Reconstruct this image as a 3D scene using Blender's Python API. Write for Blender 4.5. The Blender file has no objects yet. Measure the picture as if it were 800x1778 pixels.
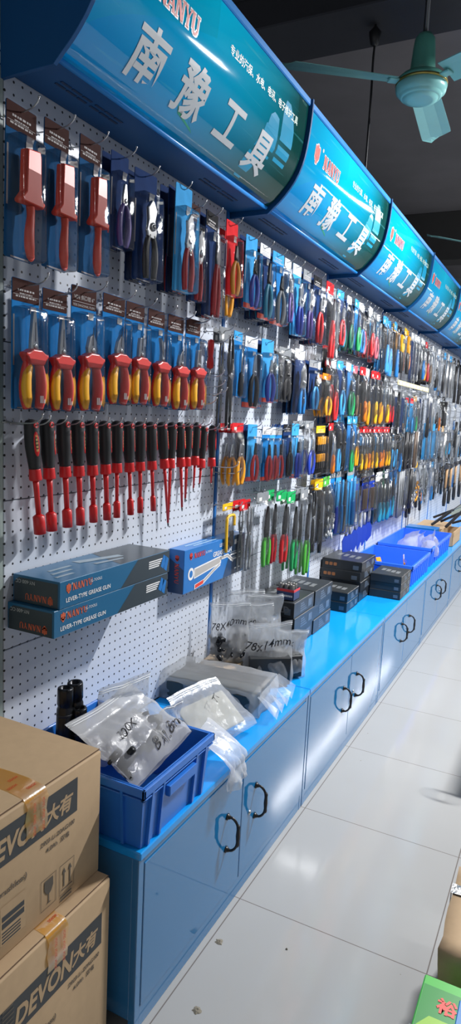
import bpy, bmesh, math, random
from mathutils import Vector, Matrix, noise
random.seed(7)
sc = bpy.context.scene
COL = sc.collection

# ------------------------------------------------------------------ camera
cam = bpy.data.cameras.new('camera'); cam_o = bpy.data.objects.new('camera', cam); COL.objects.link(cam_o)
RT = ((0.88965756, 0.10858799, -0.44352911), (0.45402045, -0.1066948, 0.88457993), (0.0487325, -0.98834451, -0.14422301))
M = Matrix.Identity(4)
for r in range(3):
    M[r][0] = RT[r][0]; M[r][1] = -RT[r][1]; M[r][2] = -RT[r][2]
M.translation = (0, 0, 1.57)
cam_o.matrix_world = M
cam.sensor_width = 36.0; cam.sensor_fit = 'AUTO'
cam.lens = 36.0 * 1169.0 / 1778.0
cam.clip_start = 0.02
sc.camera = cam_o

# ------------------------------------------------------------------ world, lamps, exposure
world = bpy.data.worlds.new('world'); sc.world = world; world.use_nodes = True
bg = world.node_tree.nodes['Background']
bg.inputs[0].default_value = (0.90, 0.94, 1.0, 1); bg.inputs[1].default_value = 0.44
sc.view_settings.view_transform = 'Standard'; sc.view_settings.look = 'None'
sc.view_settings.exposure = 0.0; sc.view_settings.gamma = 1.0
sc.view_settings.use_curve_mapping = False
sc.cycles.transparent_max_bounces = 40
sc.cycles.max_bounces = 10
sc.cycles.sample_clamp_indirect = 6.0

def tube_light(loc, length, energy, yaw=0.0, color=(0.99, 0.99, 1.0), width=0.045):
    l = bpy.data.lights.new('tube_light', 'AREA'); l.shape = 'RECTANGLE'; l.size = length; l.size_y = width
    l.energy = energy; l.color = color
    o = bpy.data.objects.new('tube_light', l); COL.objects.link(o)
    o.location = loc; o.rotation_euler = (0, 0, yaw)
    return o
# (x, y, z, length, yaw, watts): hanging fluorescent battens over the aisle; the last is an added right-hand fill
TUBES = [(0.42, 3.62, 3.14, 0.28, 0.0, 192), (0.42, 6.3, 3.2, 0.6, 0.0, 75), (0.80, 6.9, 2.62, 1.25, 1.57, 36),
         (0.80, 8.2, 2.62, 1.25, 1.57, 36), (0.80, 9.5, 2.62, 1.25, 1.57, 36), (0.80, 10.8, 2.62, 1.25, 1.57, 30), (1.15, 1.9, 3.10, 0.6, 0.0, 14)]
for (x, y, z, L_, yw, e_) in TUBES:
    tube_light((x, y, z - 0.035), L_, e_, yw, width=0.06)

# ------------------------------------------------------------------ materials
def nt(name):
    m = bpy.data.materials.new(name); m.use_nodes = True
    n = m.node_tree.nodes; l = m.node_tree.links
    return m, n, l, n['Principled BSDF']
MC = {}
def mat(name, col, rough=0.5, metal=0.0, vary=0.06, bump=0.0, scale=18.0, spec=0.5, coat=0.0):
    if name in MC: return MC[name]
    m, n, l, b = nt(name)
    b.inputs['Roughness'].default_value = rough; b.inputs['Metallic'].default_value = metal
    b.inputs['Specular IOR Level'].default_value = spec
    b.inputs['Coat Weight'].default_value = coat; b.inputs['Coat Roughness'].default_value = 0.06
    tc = n.new('ShaderNodeTexCoord'); nz = n.new('ShaderNodeTexNoise'); nz.inputs['Scale'].default_value = scale
    nz.inputs['Detail'].default_value = 3
    l.new(tc.outputs['Object'], nz.inputs['Vector'])
    mx = n.new('ShaderNodeMix'); mx.data_type = 'RGBA'
    c = tuple(col) + (1,)
    mx.inputs[6].default_value = tuple(max(0, v * (1 - vary)) for v in col) + (1,)
    mx.inputs[7].default_value = tuple(min(1, v * (1 + vary)) for v in col) + (1,)
    l.new(nz.outputs[0], mx.inputs[0]); l.new(mx.outputs[2], b.inputs['Base Color'])
    m.diffuse_color = c
    if bump:
        bp = n.new('ShaderNodeBump'); bp.inputs['Strength'].default_value = bump; bp.inputs['Distance'].default_value = 0.004
        l.new(nz.outputs[0], bp.inputs['Height']); l.new(bp.outputs[0], b.inputs['Normal'])
    MC[name] = m
    return m

def film(name, tint, clear, milk, rough=0.12, wr=0.5, scale=60.0, dc=(0.86, 0.87, 0.88), gm=0.8):
    """clear or milky plastic film: see-through, shiny, creased"""
    if name in MC: return MC[name]
    m, n, l, b = nt(name); n.remove(b)
    out = n['Material Output']
    tr = n.new('ShaderNodeBsdfTransparent'); tr.inputs[0].default_value = tint + (1,)
    gl = n.new('ShaderNodeBsdfGlossy'); gl.inputs['Roughness'].default_value = rough
    df = n.new('ShaderNodeBsdfDiffuse'); df.inputs[0].default_value = dc + (1,)
    tl = n.new('ShaderNodeBsdfTranslucent'); tl.inputs[0].default_value = dc + (1,)
    tc = n.new('ShaderNodeTexCoord'); nz = n.new('ShaderNodeTexNoise'); nz.inputs['Scale'].default_value = scale
    nz.inputs['Detail'].default_value = 4; nz.inputs['Distortion'].default_value = 0.6
    l.new(tc.outputs['Object'], nz.inputs['Vector'])
    bp = n.new('ShaderNodeBump'); bp.inputs['Strength'].default_value = wr; bp.inputs['Distance'].default_value = 0.01
    l.new(nz.outputs[0], bp.inputs['Height']); l.new(bp.outputs[0], gl.inputs['Normal'])
    fr = n.new('ShaderNodeFresnel'); fr.inputs['IOR'].default_value = 1.5; l.new(bp.outputs[0], fr.inputs['Normal'])
    ad = n.new('ShaderNodeMath'); ad.operation = 'MULTIPLY_ADD'; ad.inputs[1].default_value = gm; ad.inputs[2].default_value = clear
    l.new(fr.outputs[0], ad.inputs[0])
    mk = n.new('ShaderNodeMixShader'); mk.inputs[0].default_value = 0.5
    l.new(df.outputs[0], mk.inputs[1]); l.new(tl.outputs[0], mk.inputs[2])
    m1 = n.new('ShaderNodeMixShader'); m1.inputs[0].default_value = milk
    l.new(tr.outputs[0], m1.inputs[1]); l.new(mk.outputs[0], m1.inputs[2])
    m2 = n.new('ShaderNodeMixShader')
    l.new(ad.outputs[0], m2.inputs[0]); l.new(m1.outputs[0], m2.inputs[1]); l.new(gl.outputs[0], m2.inputs[2])
    l.new(m2.outputs[0], out.inputs[0])
    MC[name] = m
    return m
BLISTER = film('clear_blister', (0.985, 0.99, 0.99), 0.0, 0.008, 0.06, 0.14, 30)
POUCH = film('clear_pouch', (0.97, 0.98, 0.985), 0.0, 0.04, 0.09, 0.35, 38)
BAGF = film('bag_film', (0.97, 0.975, 0.975), 0.0, 0.29, 0.28, 0.35, 32, gm=.22)
BAGM = film('milky_bag_film', (0.95, 0.95, 0.95), 0.0, 0.46, 0.3, 0.35, 28, gm=.16)

# ------------------------------------------------------------------ object bookkeeping
def tag(o, label=None, cat=None, group=None, kind=None):
    if label: o['label'] = label
    if cat: o['category'] = cat
    if group: o['group'] = group
    if kind: o['kind'] = kind
    return o
def empty(name, loc=(0, 0, 0), rz=0.0, rx=0.0, ry=0.0):
    o = bpy.data.objects.new(name, None); COL.objects.link(o)
    o.empty_display_size = 0.02
    o.location = loc; o.rotation_euler = (rx, ry, rz)
    return o
def thing(name, label, cat, loc=(0, 0, 0), rz=0.0, group=None, rx=0.0, ry=0.0):
    return tag(empty(name, loc, rz, rx, ry), label, cat, group)
KIDS = {}
def link_child(o, parent):
    o.parent = parent
    KIDS.setdefault(parent.as_pointer(), []).append(o)
def copy_tree(o, parent=None):
    c = o.copy(); COL.objects.link(c)
    if parent: link_child(c, parent)
    for ch in list(KIDS.get(o.as_pointer(), [])):
        copy_tree(ch, c)
    return c

# ------------------------------------------------------------------ mesh builder
class MB:
    def __init__(self):
        self.v = []; self.f = []; self.mi = []; self.sm = []
    def add(self, vs, fs, mi=0, smooth=False):
        o = len(self.v); self.v.extend([tuple(v) for v in vs])
        for f in fs:
            self.f.append([i + o for i in f]); self.mi.append(mi); self.sm.append(smooth)
        return self
    def box(self, lo, hi, bev=0.0, mi=0, mat4=None, seg=1):
        bm = bmesh.new(); bmesh.ops.create_cube(bm, size=1)
        s = [hi[i] - lo[i] for i in range(3)]; c = [(hi[i] + lo[i]) / 2 for i in range(3)]
        for v in bm.verts: v.co = Vector((v.co.x * s[0] + c[0], v.co.y * s[1] + c[1], v.co.z * s[2] + c[2]))
        if bev > 0: bmesh.ops.bevel(bm, geom=list(bm.edges), offset=min(bev, min(s) * .45), segments=seg, profile=0.5, affect='EDGES')
        self.addbm(bm, mi, seg > 1, mat4); return self
    def addbm(self, bm, mi=0, smooth=False, mat4=None):
        bm.verts.index_update()
        vs = [(mat4 @ v.co if mat4 else v.co) for v in bm.verts]
        self.add(vs, [[v.index for v in f.verts] for f in bm.faces], mi, smooth); bm.free(); return self
    def sweep(self, pts, rad, n=8, flat=1.0, mi=0, ref=(1, 0, 0), smooth=True, caps=True):
        pts = [Vector(p) for p in pts]
        if not hasattr(rad, '__len__'): rad = [rad] * len(pts)
        vs = []; ref = Vector(ref)
        for i, p in enumerate(pts):
            t = (pts[min(i + 1, len(pts) - 1)] - pts[max(i - 1, 0)]).normalized()
            r_ = ref - t * ref.dot(t)
            if r_.length < 1e-3:
                r_ = Vector((0, 0, 1)) - t * t.z
                if r_.length < 1e-3: r_ = Vector((0, 1, 0))
            r_.normalize(); s = t.cross(r_)
            for k in range(n):
                a = 2 * math.pi * k / n
                vs.append(p + s * (math.cos(a) * rad[i]) + r_ * (math.sin(a) * rad[i] * flat))
        fs = [[i * n + k, i * n + (k + 1) % n, (i + 1) * n + (k + 1) % n, (i + 1) * n + k] for i in range(len(pts) - 1) for k in range(n)]
        if caps: fs += [list(range(n))[::-1], list(range((len(pts) - 1) * n, len(pts) * n))]
        return self.add(vs, fs, mi, smooth)
    def lathe(self, prof, n=20, mi=0, axis='z', org=(0, 0, 0), smooth=True, rot=None):
        vs = []
        for (r, h) in prof:
            for k in range(n):
                a = 2 * math.pi * k / n
                p = Vector((r * math.cos(a), r * math.sin(a), h))
                if axis == 'x': p = Vector((p.z, p.x, p.y))
                if axis == 'y': p = Vector((p.y, p.z, p.x))
                if rot: p = rot @ p
                vs.append(p + Vector(org))
        fs = [[i * n + k, i * n + (k + 1) % n, (i + 1) * n + (k + 1) % n, (i + 1) * n + k] for i in range(len(prof) - 1) for k in range(n)]
        fs += [list(range(n))[::-1], list(range((len(prof) - 1) * n, len(prof) * n))]
        return self.add(vs, fs, mi, smooth)
    def plate(self, ol, x0, x1, bev=0.0, mi=0, back=True, smooth=False, fn=None):
        """outline in (y, z) extruded along x, with softened edges"""
        area = sum(ol[i][0] * ol[(i + 1) % len(ol)][1] - ol[(i + 1) % len(ol)][0] * ol[i][1] for i in range(len(ol)))
        if area < 0: ol = ol[::-1]
        n = len(ol); nor = []
        for i in range(n):
            a, b, c = Vector(ol[i - 1]), Vector(ol[i]), Vector(ol[(i + 1) % n])
            e1 = (b - a); e2 = (c - b)
            n1 = Vector((e1.y, -e1.x)).normalized() if e1.length else Vector((0, 0)); n2 = Vector((e2.y, -e2.x)).normalized() if e2.length else Vector((0, 0))
            q = n1 + n2; nor.append(q.normalized() if q.length > 1e-6 else n1)
        rings = [(x0, 0), (x1, 0)] if bev <= 0 else [(x0, bev), (x0 + bev * .9, 0.0), (x1 - bev * .9, 0), (x1 - bev * .25, bev * .35), (x1, bev)]
        if not back and bev > 0: rings = [(x0, 0), (x1 - bev, 0), (x1 - bev * .3, bev * .3), (x1, bev)]
        vs = []
        for (x, ins) in rings:
            for i in range(n): vs.append((x, ol[i][0] - nor[i].x * ins, ol[i][1] - nor[i].y * ins))
        if fn: vs = [fn(Vector(v)) for v in vs]
        R = len(rings)
        fs = [[j * n + i, j * n + (i + 1) % n, (j + 1) * n + (i + 1) % n, (j + 1) * n + i] for j in range(R - 1) for i in range(n)]
        if back: fs.append(list(range(n))[::-1])
        fs.append(list(range((R - 1) * n, R * n)))
        return self.add(vs, fs, mi, smooth)
    def text(self, body, size, fn, off=0.0, mi=0, cuts=0, bold=0.0):
        vs, fs = text_geo(body, size, bold, cuts)
        return self.add([fn(x, y) for (x, y) in vs], fs, mi)
    def build(self, name, mats, parent=None, loc=None):
        me = bpy.data.meshes.new(name); me.from_pydata(self.v, [], self.f)
        if not isinstance(mats, (list, tuple)): mats = [mats]
        for m in mats: me.materials.append(m)
        me.polygons.foreach_set('material_index', self.mi); me.polygons.foreach_set('use_smooth', self.sm)
        me.update()
        o = bpy.data.objects.new(name, me); COL.objects.link(o)
        if loc: o.location = loc
        if parent: link_child(o, parent)
        return o
TG = {}
def text_geo(body, size, bold=0.0, cuts=0):
    k = (body, bold, cuts, size if cuts else 0)
    if k not in TG:
        cu = bpy.data.curves.new('txt', 'FONT'); cu.body = body; cu.size = 1.0; cu.align_x = 'CENTER'; cu.align_y = 'CENTER'
        cu.resolution_u = 3; cu.offset = bold; cu.fill_mode = 'FRONT'
        ob = bpy.data.objects.new('txt', cu)
        me = bpy.data.meshes.new_from_object(ob)
        bm = bmesh.new(); bm.from_mesh(me)
        if cuts:
            zs = [v.co.y for v in bm.verts]
            lo, hi = min(zs), max(zs)
            for i in range(1, cuts):
                bmesh.ops.bisect_plane(bm, geom=list(bm.verts) + list(bm.edges) + list(bm.faces), plane_co=(0, lo + (hi - lo) * i / cuts, 0), plane_no=(0, 1, 0))
        bm.verts.index_update()
        xs = [v.co.x for v in bm.verts] or [0]; ys = [v.co.y for v in bm.verts] or [0]
        cx, cy = (min(xs) + max(xs)) / 2, (min(ys) + max(ys)) / 2
        TG[k] = ([(v.co.x - cx, v.co.y - cy) for v in bm.verts], [[v.index for v in f.verts] for f in bm.faces])
        bm.free(); bpy.data.objects.remove(ob); bpy.data.curves.remove(cu); bpy.data.meshes.remove(me)
    v, f = TG[k]
    return [(x * size, y * size) for x, y in v], f
def text_w(body, bold=0.0):
    v, _ = text_geo(body, 1.0, bold)
    return (max(x for x, y in v) - min(x for x, y in v), max(y for x, y in v) - min(y for x, y in v))
def on_plane(o, u, v, lift=0.0):
    o, u, v = Vector(o), Vector(u).normalized(), Vector(v).normalized(); n = u.cross(v)
    return lambda x, y: o + u * x + v * y + n * lift
def smooth(pts, k=4):
    P = [Vector(p) for p in pts]; out = []
    for i in range(len(P) - 1):
        a, b, c, d = P[max(i - 1, 0)], P[i], P[i + 1], P[min(i + 2, len(P) - 1)]
        for j in range(k):
            t = j / k
            out.append(0.5 * ((2 * b) + (c - a) * t + (2 * a - 5 * b + 4 * c - d) * t * t + (3 * b - a - 3 * c + d) * t ** 3))
    out.append(P[-1]); return out
def lerp_list(vals, n):
    m = len(vals) - 1
    return [vals[min(int(i * m / (n - 1)), m - 1)] * (1 - (i * m / (n - 1) - min(int(i * m / (n - 1)), m - 1))) + vals[min(int(i * m / (n - 1)), m - 1) + 1] * (i * m / (n - 1) - min(int(i * m / (n - 1)), m - 1)) for i in range(n)]
def rrect(w, h, r, cy=0.0, cz=0.0, k=3):
    out = []
    for (sx, sy, a0) in ((1, 1, 0), (-1, 1, 90), (-1, -1, 180), (1, -1, 270)):
        for i in range(k + 1):
            a = math.radians(a0 + 90 * i / k)
            out.append((cy + sx * (w / 2 - r) + r * math.cos(a), cz + sy * (h / 2 - r) + r * math.sin(a)))
    return out
def ell(w, h, cy=0, cz=0, n=14):
    return [(cy + w / 2 * math.cos(2 * math.pi * i / n), cz + h / 2 * math.sin(2 * math.pi * i / n)) for i in range(n)]
ORD = ['first', 'second', 'third', 'fourth', 'fifth', 'sixth', 'seventh', 'eighth', 'ninth', 'tenth', 'eleventh', 'twelfth', 'thirteenth', 'fourteenth', 'fifteenth', 'sixteenth', 'seventeenth', 'eighteenth']

# common materials
STEEL = mat('bright_steel', (0.62, 0.62, 0.62), 0.28, 1.0)
DSTEEL = mat('dark_steel', (0.16, 0.16, 0.17), 0.35, 0.9)
WIRE = mat('hook_wire', (0.55, 0.55, 0.56), 0.3, 1.0)
BLACK = mat('black_plastic', (0.018, 0.018, 0.02), 0.42)
BRUB = mat('black_rubber', (0.012, 0.012, 0.014), 0.55)
WHITE = mat('white_print', (0.78, 0.78, 0.78), 0.5)
RED = mat('red_plastic', (0.62, 0.022, 0.02), 0.35)
PRED = mat('printed_red', (0.70, 0.05, 0.03), 0.45)
YEL = mat('yellow_plastic', (0.80, 0.40, 0.02), 0.35)
# ================================================================== the room
WX = -1.285                      # face of the perforated boards
Y0, BAY, NB = 1.254, 1.176, 8    # first bay starts here; every bay is as wide as its cabinet
YEND = Y0 + BAY * NB
CT = 0.505                       # cabinet top
def floor_material():
    m, n, l, b = nt('white_floor_tile')
    tc = n.new('ShaderNodeTexCoord'); sp = n.new('ShaderNodeSeparateXYZ'); l.new(tc.outputs['Object'], sp.inputs[0])
    def math_(op, a, bb):
        q = n.new('ShaderNodeMath'); q.operation = op
        for i, x in enumerate((a, bb)):
            if isinstance(x, (int, float)): q.inputs[i].default_value = x
            else: l.new(x, q.inputs[i])
        return q.outputs[0]
    def line(out, pitch, offset, w):
        p = math_('FRACT', math_('DIVIDE', math_('SUBTRACT', out, offset), pitch), 0)
        d = math_('ABSOLUTE', math_('SUBTRACT', p, 0.5), 0)
        return math_('GREATER_THAN', d, 0.5 - w / pitch / 2)
    lx = line(sp.outputs[0], 0.6005, -0.2135, 0.0035); ly = line(sp.outputs[1], 0.6005, 1.832, 0.003)
    ln = math_('MAXIMUM', lx, ly)
    nz = n.new('ShaderNodeTexNoise'); nz.inputs['Scale'].default_value = 1.3; nz.inputs['Detail'].default_value = 5; l.new(tc.outputs['Object'], nz.inputs['Vector'])
    cr = n.new('ShaderNodeMix'); cr.data_type = 'RGBA'; cr.inputs[6].default_value = (0.325, 0.325, 0.318, 1); cr.inputs[7].default_value = (0.38, 0.38, 0.372, 1)
    l.new(nz.outputs[0], cr.inputs[0])
    # specks of dirt trodden into the glaze
    vo = n.new('ShaderNodeTexVoronoi'); vo.inputs['Scale'].default_value = 7.0; l.new(tc.outputs['Object'], vo.inputs['Vector'])
    sp2 = math_('LESS_THAN', vo.outputs['Distance'], 0.022)
    m2 = n.new('ShaderNodeMix'); m2.data_type = 'RGBA'; m2.inputs[7].default_value = (0.22, 0.19, 0.16, 1)
    l.new(math_('MULTIPLY', sp2, 0.7), m2.inputs[0]); l.new(cr.outputs[2], m2.inputs[6])
    m3 = n.new('ShaderNodeMix'); m3.data_type = 'RGBA'; m3.inputs[7].default_value = (0.16, 0.14, 0.13, 1)
    l.new(ln, m3.inputs[0]); l.new(m2.outputs[2], m3.inputs[6]); l.new(m3.outputs[2], b.inputs['Base Color'])
    r = n.new('ShaderNodeMath'); r.operation = 'MULTIPLY_ADD'; r.inputs[1].default_value = 0.06; r.inputs[2].default_value = 0.06
    l.new(nz.outputs[0], r.inputs[0]); l.new(r.outputs[0], b.inputs['Roughness'])
    return m
fl = MB().box((-1.6, -1.2, -0.05), (3.2, YEND + 1.2, 0.0)).build('floor', floor_material()); tag(fl, kind='structure')
PLASTER = mat('pale_green_plaster', (0.36, 0.42, 0.38), 0.8, 0, 0.05, 0.1, 9)
tag(MB().box((-1.6, -1.2, 0), (-1.335, YEND + 1.2, 2.66)).build('wall_left', PLASTER), kind='structure')
tag(MB().box((-3.6, -1.2, 0), (-3.5, YEND + 1.2, 3.95)).build('wall_back', mat('dark_back_wall', (.05, .05, .055), .9)), kind='structure')
tag(MB().box((-3.6, YEND + 1.2, 0), (3.2, YEND + 1.35, 3.95)).build('wall_far', mat('far_plaster', (0.3, 0.31, 0.32), 0.8)), kind='structure')
tag(MB().box((1.6, -1.2, 0), (1.75, YEND + 1.2, 3.95)).build('wall_right_unseen', mat('reflection_dimming_wall', (0.12, 0.125, 0.135), 0.8)), kind='structure')  # unseen; set close and dark so the signs reflect less brightness
CEIL = mat('dark_grey_ceiling', (0.19, 0.18, 0.19), 0.9, 0, 0.22, 0.3, 2.2)  # dark grey concrete tone with random mottling
tag(MB().box((-3.6, -1.2, 3.95), (3.2, YEND + 1.35, 4.1)).build('ceiling', CEIL), kind='structure')
BEAM = mat('dark_beam_paint', (0.036, 0.037, 0.045), 0.85, 0, 0.2, 0.2, 3)
tag(MB().box((-3.5, 3.2, 3.42), (1.6, 3.56, 3.95), 0.006).build('trim_1', BEAM), kind='structure')
tag(MB().box((-3.5, 8.2, 3.42), (1.6, 8.5, 3.95), 0.006).build('trim_2', mat('grey_beam_paint', (0.07, 0.068, 0.066), .85)), kind='structure')
tag(MB().box((-3.5, -1.2, 3.56), (1.6, 3.2, 3.95), 0.005).build('trim_3', BEAM), kind='structure')
# broken spots in the tiles where fixings were pulled out
CHIP = mat('broken_tile_grit', (0.20, 0.18, 0.14), 0.9, 0, 0.4, 0.6, 120)
for (cx, cy, r, lab) in ((-0.787, 1.635, 0.010, 'grey chipped drill hole in the floor tile nearest the first cabinet corner'), (-0.728, 1.399, 0.010, 'grey chipped drill hole in the tile at the bottom edge'),
                    (-0.60, 1.712, 0.003, 'tiny dark chip in the tile beyond the drill holes')):
    mb = MB(); vs = [(0, 0, 0.0015)]; N = 14
    for k in range(N):
        a = 2 * math.pi * k / N; q = r * random.uniform(.6, 1.15); vs.append((q * math.cos(a) * .5, q * math.sin(a) * .5, 0.004))
    for k in range(N):
        a = 2 * math.pi * k / N; q = r * random.uniform(.9, 1.5); vs.append((q * math.cos(a), q * math.sin(a), 0.0004))
    mb.add(vs, [[0, 1 + k, 1 + (k + 1) % N] for k in range(N)] + [[1 + k, 1 + N + k, 1 + N + (k + 1) % N, 1 + (k + 1) % N] for k in range(N)])
    tag(mb.build('tile_chip', CHIP, loc=(cx, cy, 0.0)), lab, 'chip', 'chips in the floor tiles')

# ------------------------------------------------------------------ perforated display boards
def peg_material():
    m, n, l, b = nt('perforated_white_steel')
    tc = n.new('ShaderNodeTexCoord'); sp = n.new('ShaderNodeSeparateXYZ'); l.new(tc.outputs['Object'], sp.inputs[0])
    def mt(op, a, bb=0.0):
        q = n.new('ShaderNodeMath'); q.operation = op
        for i, x in enumerate((a, bb)):
            if isinstance(x, (int, float)): q.inputs[i].default_value = x
            else: l.new(x, q.inputs[i])
        return q.outputs[0]
    P = 0.0287
    fy = mt('SUBTRACT', mt('FRACT', mt('DIVIDE', sp.outputs[1], P)), 0.5); fz = mt('SUBTRACT', mt('FRACT', mt('DIVIDE', sp.outputs[2], P)), 0.5)
    d = mt('SQRT', mt('ADD', mt('MULTIPLY', fy, fy), mt('MULTIPLY', fz, fz)))
    hole = mt('LESS_THAN', d, 0.0033 / P)
    mx = n.new('ShaderNodeMix'); mx.data_type = 'RGBA'; mx.inputs[6].default_value = (0.585, 0.63, 0.705, 1); mx.inputs[7].default_value = (0.012, 0.012, 0.014, 1)
    l.new(hole, mx.inputs[0]); l.new(mx.outputs[2], b.inputs['Base Color']); b.inputs['Roughness'].default_value = 0.36
    return m
PEG = peg_material()
POST = mat('blue_post_paint', (0.02, 0.16, 0.48), 0.35)
GREYP = mat('grey_edge_paint', (0.30, 0.36, 0.34), 0.5)
bay_names = ['nearest', 'second', 'third', 'fourth', 'fifth', 'sixth', 'seventh', 'farthest']
for i in range(NB):
    y0 = Y0 + BAY * i
    t = thing('display_board', f'white perforated steel display board of the {bay_names[i]} bay under its blue sign', 'display board', (WX, y0, CT), group='perforated display boards')
    a = 0.012 if i == 0 else 0.004
    zs = [0.0, 0.415, 0.815, 1.215, 1.625, 1.90]
    for k in range(5):
        MB().box((-0.018, a, zs[k] + 0.0012), (0.0, BAY - 0.026, zs[k + 1] - 0.0012), 0.0015).build('perforated_panel', PEG, t)
    MB().box((-0.04, BAY - 0.022, 0.0), (0.004, BAY - 0.004, 1.84), 0.003).build('slotted_post', POST, t)
    if i == 0: MB().box((-0.04, -0.02, 0.0), (0.002, 0.010, 1.84), 0.003).build('side_post', GREYP, t)
# ------------------------------------------------------------------ base cabinets
def lacquer(name, col, ior=1.85, rough=0.05, bump=0.02):
    m, n, l, b = nt(name)
    b.inputs['Base Color'].default_value = col + (1,); b.inputs['Roughness'].default_value = rough; b.inputs['IOR'].default_value = ior
    tc = n.new('ShaderNodeTexCoord'); nz = n.new('ShaderNodeTexNoise'); nz.inputs['Scale'].default_value = 4; l.new(tc.outputs['Object'], nz.inputs['Vector'])
    bp = n.new('ShaderNodeBump'); bp.inputs['Strength'].default_value = bump; bp.inputs['Distance'].default_value = 0.02
    l.new(nz.outputs[0], bp.inputs['Height']); l.new(bp.outputs[0], b.inputs['Normal'])
    return m
LAQ = lacquer('blue_gloss_lacquer', (0.016, 0.17, 0.40), 2.1)
TOPM = lacquer('bright_blue_worktop', (0.006, 0.30, 0.78), 1.6, 0.14)
DARKGAP = mat('dark_gap', (0.01, 0.03, 0.09), 0.6)
HANDM = mat('dark_bronze_handle', (0.035, 0.033, 0.033), 0.28, 0.6)
FX = -0.83
def cabinet():
    t = empty('base_cabinet')
    b = MB().box((WX - FX, 0.004, 0.03), (-0.02, BAY - 0.004, CT - 0.022), 0.002)
    b.box((-0.022, 0.004, 0.0), (-0.002, 0.026, CT - 0.022), 0.001)          # stiles and rails of the face frame
    b.box((-0.022, BAY - 0.026, 0.0), (-0.002, BAY - 0.004, CT - 0.022), 0.001)
    b.box((-0.022, 0.026, 0.0), (-0.003, BAY - 0.026, 0.062), 0.001)
    b.box((-0.022, 0.026, CT - 0.040), (-0.003, BAY - 0.026, CT - 0.022), 0.001)
    b.build('carcass', LAQ, t)
    g = MB().box((-0.024, 0.026, 0.06), (-0.018, BAY - 0.026, CT - 0.04)); g.build('door_recess', DARKGAP, t)
    MB().box((WX - FX, 0.001, CT - 0.022), (0.004, BAY - 0.001, CT), 0.003).build('worktop_panel', TOPM, t)
    mid = BAY / 2
    for s in (-1, 1):
        y0, y1 = (0.028, mid - 0.0025) if s < 0 else (mid + 0.0025, BAY - 0.028)
        d = MB().box((-0.018, y0, 0.064), (0.0, y1, CT - 0.042), 0.0015).build('door', LAQ, t)
        hy = mid - 0.105 if s < 0 else mid + 0.105
        zt, zb = 0.338, 0.228
        h = MB()
        for z in (zt, zb):
            h.lathe([(0.010, 0.0), (0.011, 0.003), (0.007, 0.006), (0.0055, 0.012)], 14, axis='x', org=(0.0, hy, z))
        path = smooth([(0.004, hy, zt), (0.020, hy + .002, zt - 0.002), (0.034, hy + .004, zt - 0.020), (0.037, hy + .005, zt - 0.055), (0.034, hy + .004, zb + 0.020), (0.020, hy + .002, zb + 0.002), (0.004, hy, zb)], 5)
        h.sweep(path, 0.0042, 10)
        ho = h.build('handle', HANDM, d)
        g = MB().lathe([(0.004, -0.036), (0.0062, -0.03), (0.0052, -0.02), (0.0068, 0.0), (0.0052, 0.02), (0.0062, 0.03), (0.004, 0.036)], 12, org=(0.0372, hy + .005, (zt + zb) / 2))
        g.build('handle_grip', BRUB, d)
        if s > 0:
            k = MB().lathe([(0.008, 0.0), (0.008, 0.003), (0.005, 0.004), (0.005, 0.0055)], 14, axis='x', org=(0, hy - 0.045, zb + 0.035))
            k.build('lock', STEEL, d)
    return t
cab = cabinet()
cab_lab = ['glossy blue two-door base cabinet nearest the camera beside the cartons', 'glossy blue two-door base cabinet second along the row, below black boxes',
           'glossy blue two-door base cabinet third along the row, below the first tray', 'glossy blue two-door base cabinet fourth along the row, below the second tray',
           'glossy blue base cabinet fifth along the row, its handle at the frame edge', 'glossy blue base cabinet sixth along the row', 'glossy blue base cabinet seventh along the row', 'glossy blue base cabinet last in the row']
for i in range(6):
    o = cab if i == 0 else copy_tree(cab)
    o.location = (FX, Y0 + BAY * i, 0); tag(o, cab_lab[i], 'cabinet', 'blue base cabinets')

# ------------------------------------------------------------------ sign canopies
PROF = [(-1.13, 2.342), (-1.096, 2.362), (-1.048, 2.412), (-1.018, 2.46), (-1.000, 2.51), (-.988, 2.58), (-.982, 2.64), (-.980, 2.68)]
PS = smooth([(x, 0, z) for x, z in PROF], 4)
CUM = [0.0]
for a, b in zip(PS[:-1], PS[1:]): CUM.append(CUM[-1] + (b - a).length)
SL = CUM[-1]
def prof_at(s):
    s = max(0.0, min(SL - 1e-6, s))
    for i in range(len(CUM) - 1):
        if s <= CUM[i + 1]:
            t = (s - CUM[i]) / (CUM[i + 1] - CUM[i]); p = PS[i].lerp(PS[i + 1], t); d = (PS[i + 1] - PS[i]).normalized()
            return p, Vector((d.z, 0, -d.x))
def on_sign(yc, scn, lift=0.0008, shear=0.0):
    def f(x, y):
        p, nn = prof_at(scn + y); q = p + nn * lift
        return Vector((q.x - WX, yc + x + shear * y, q.z))
    return f
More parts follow.
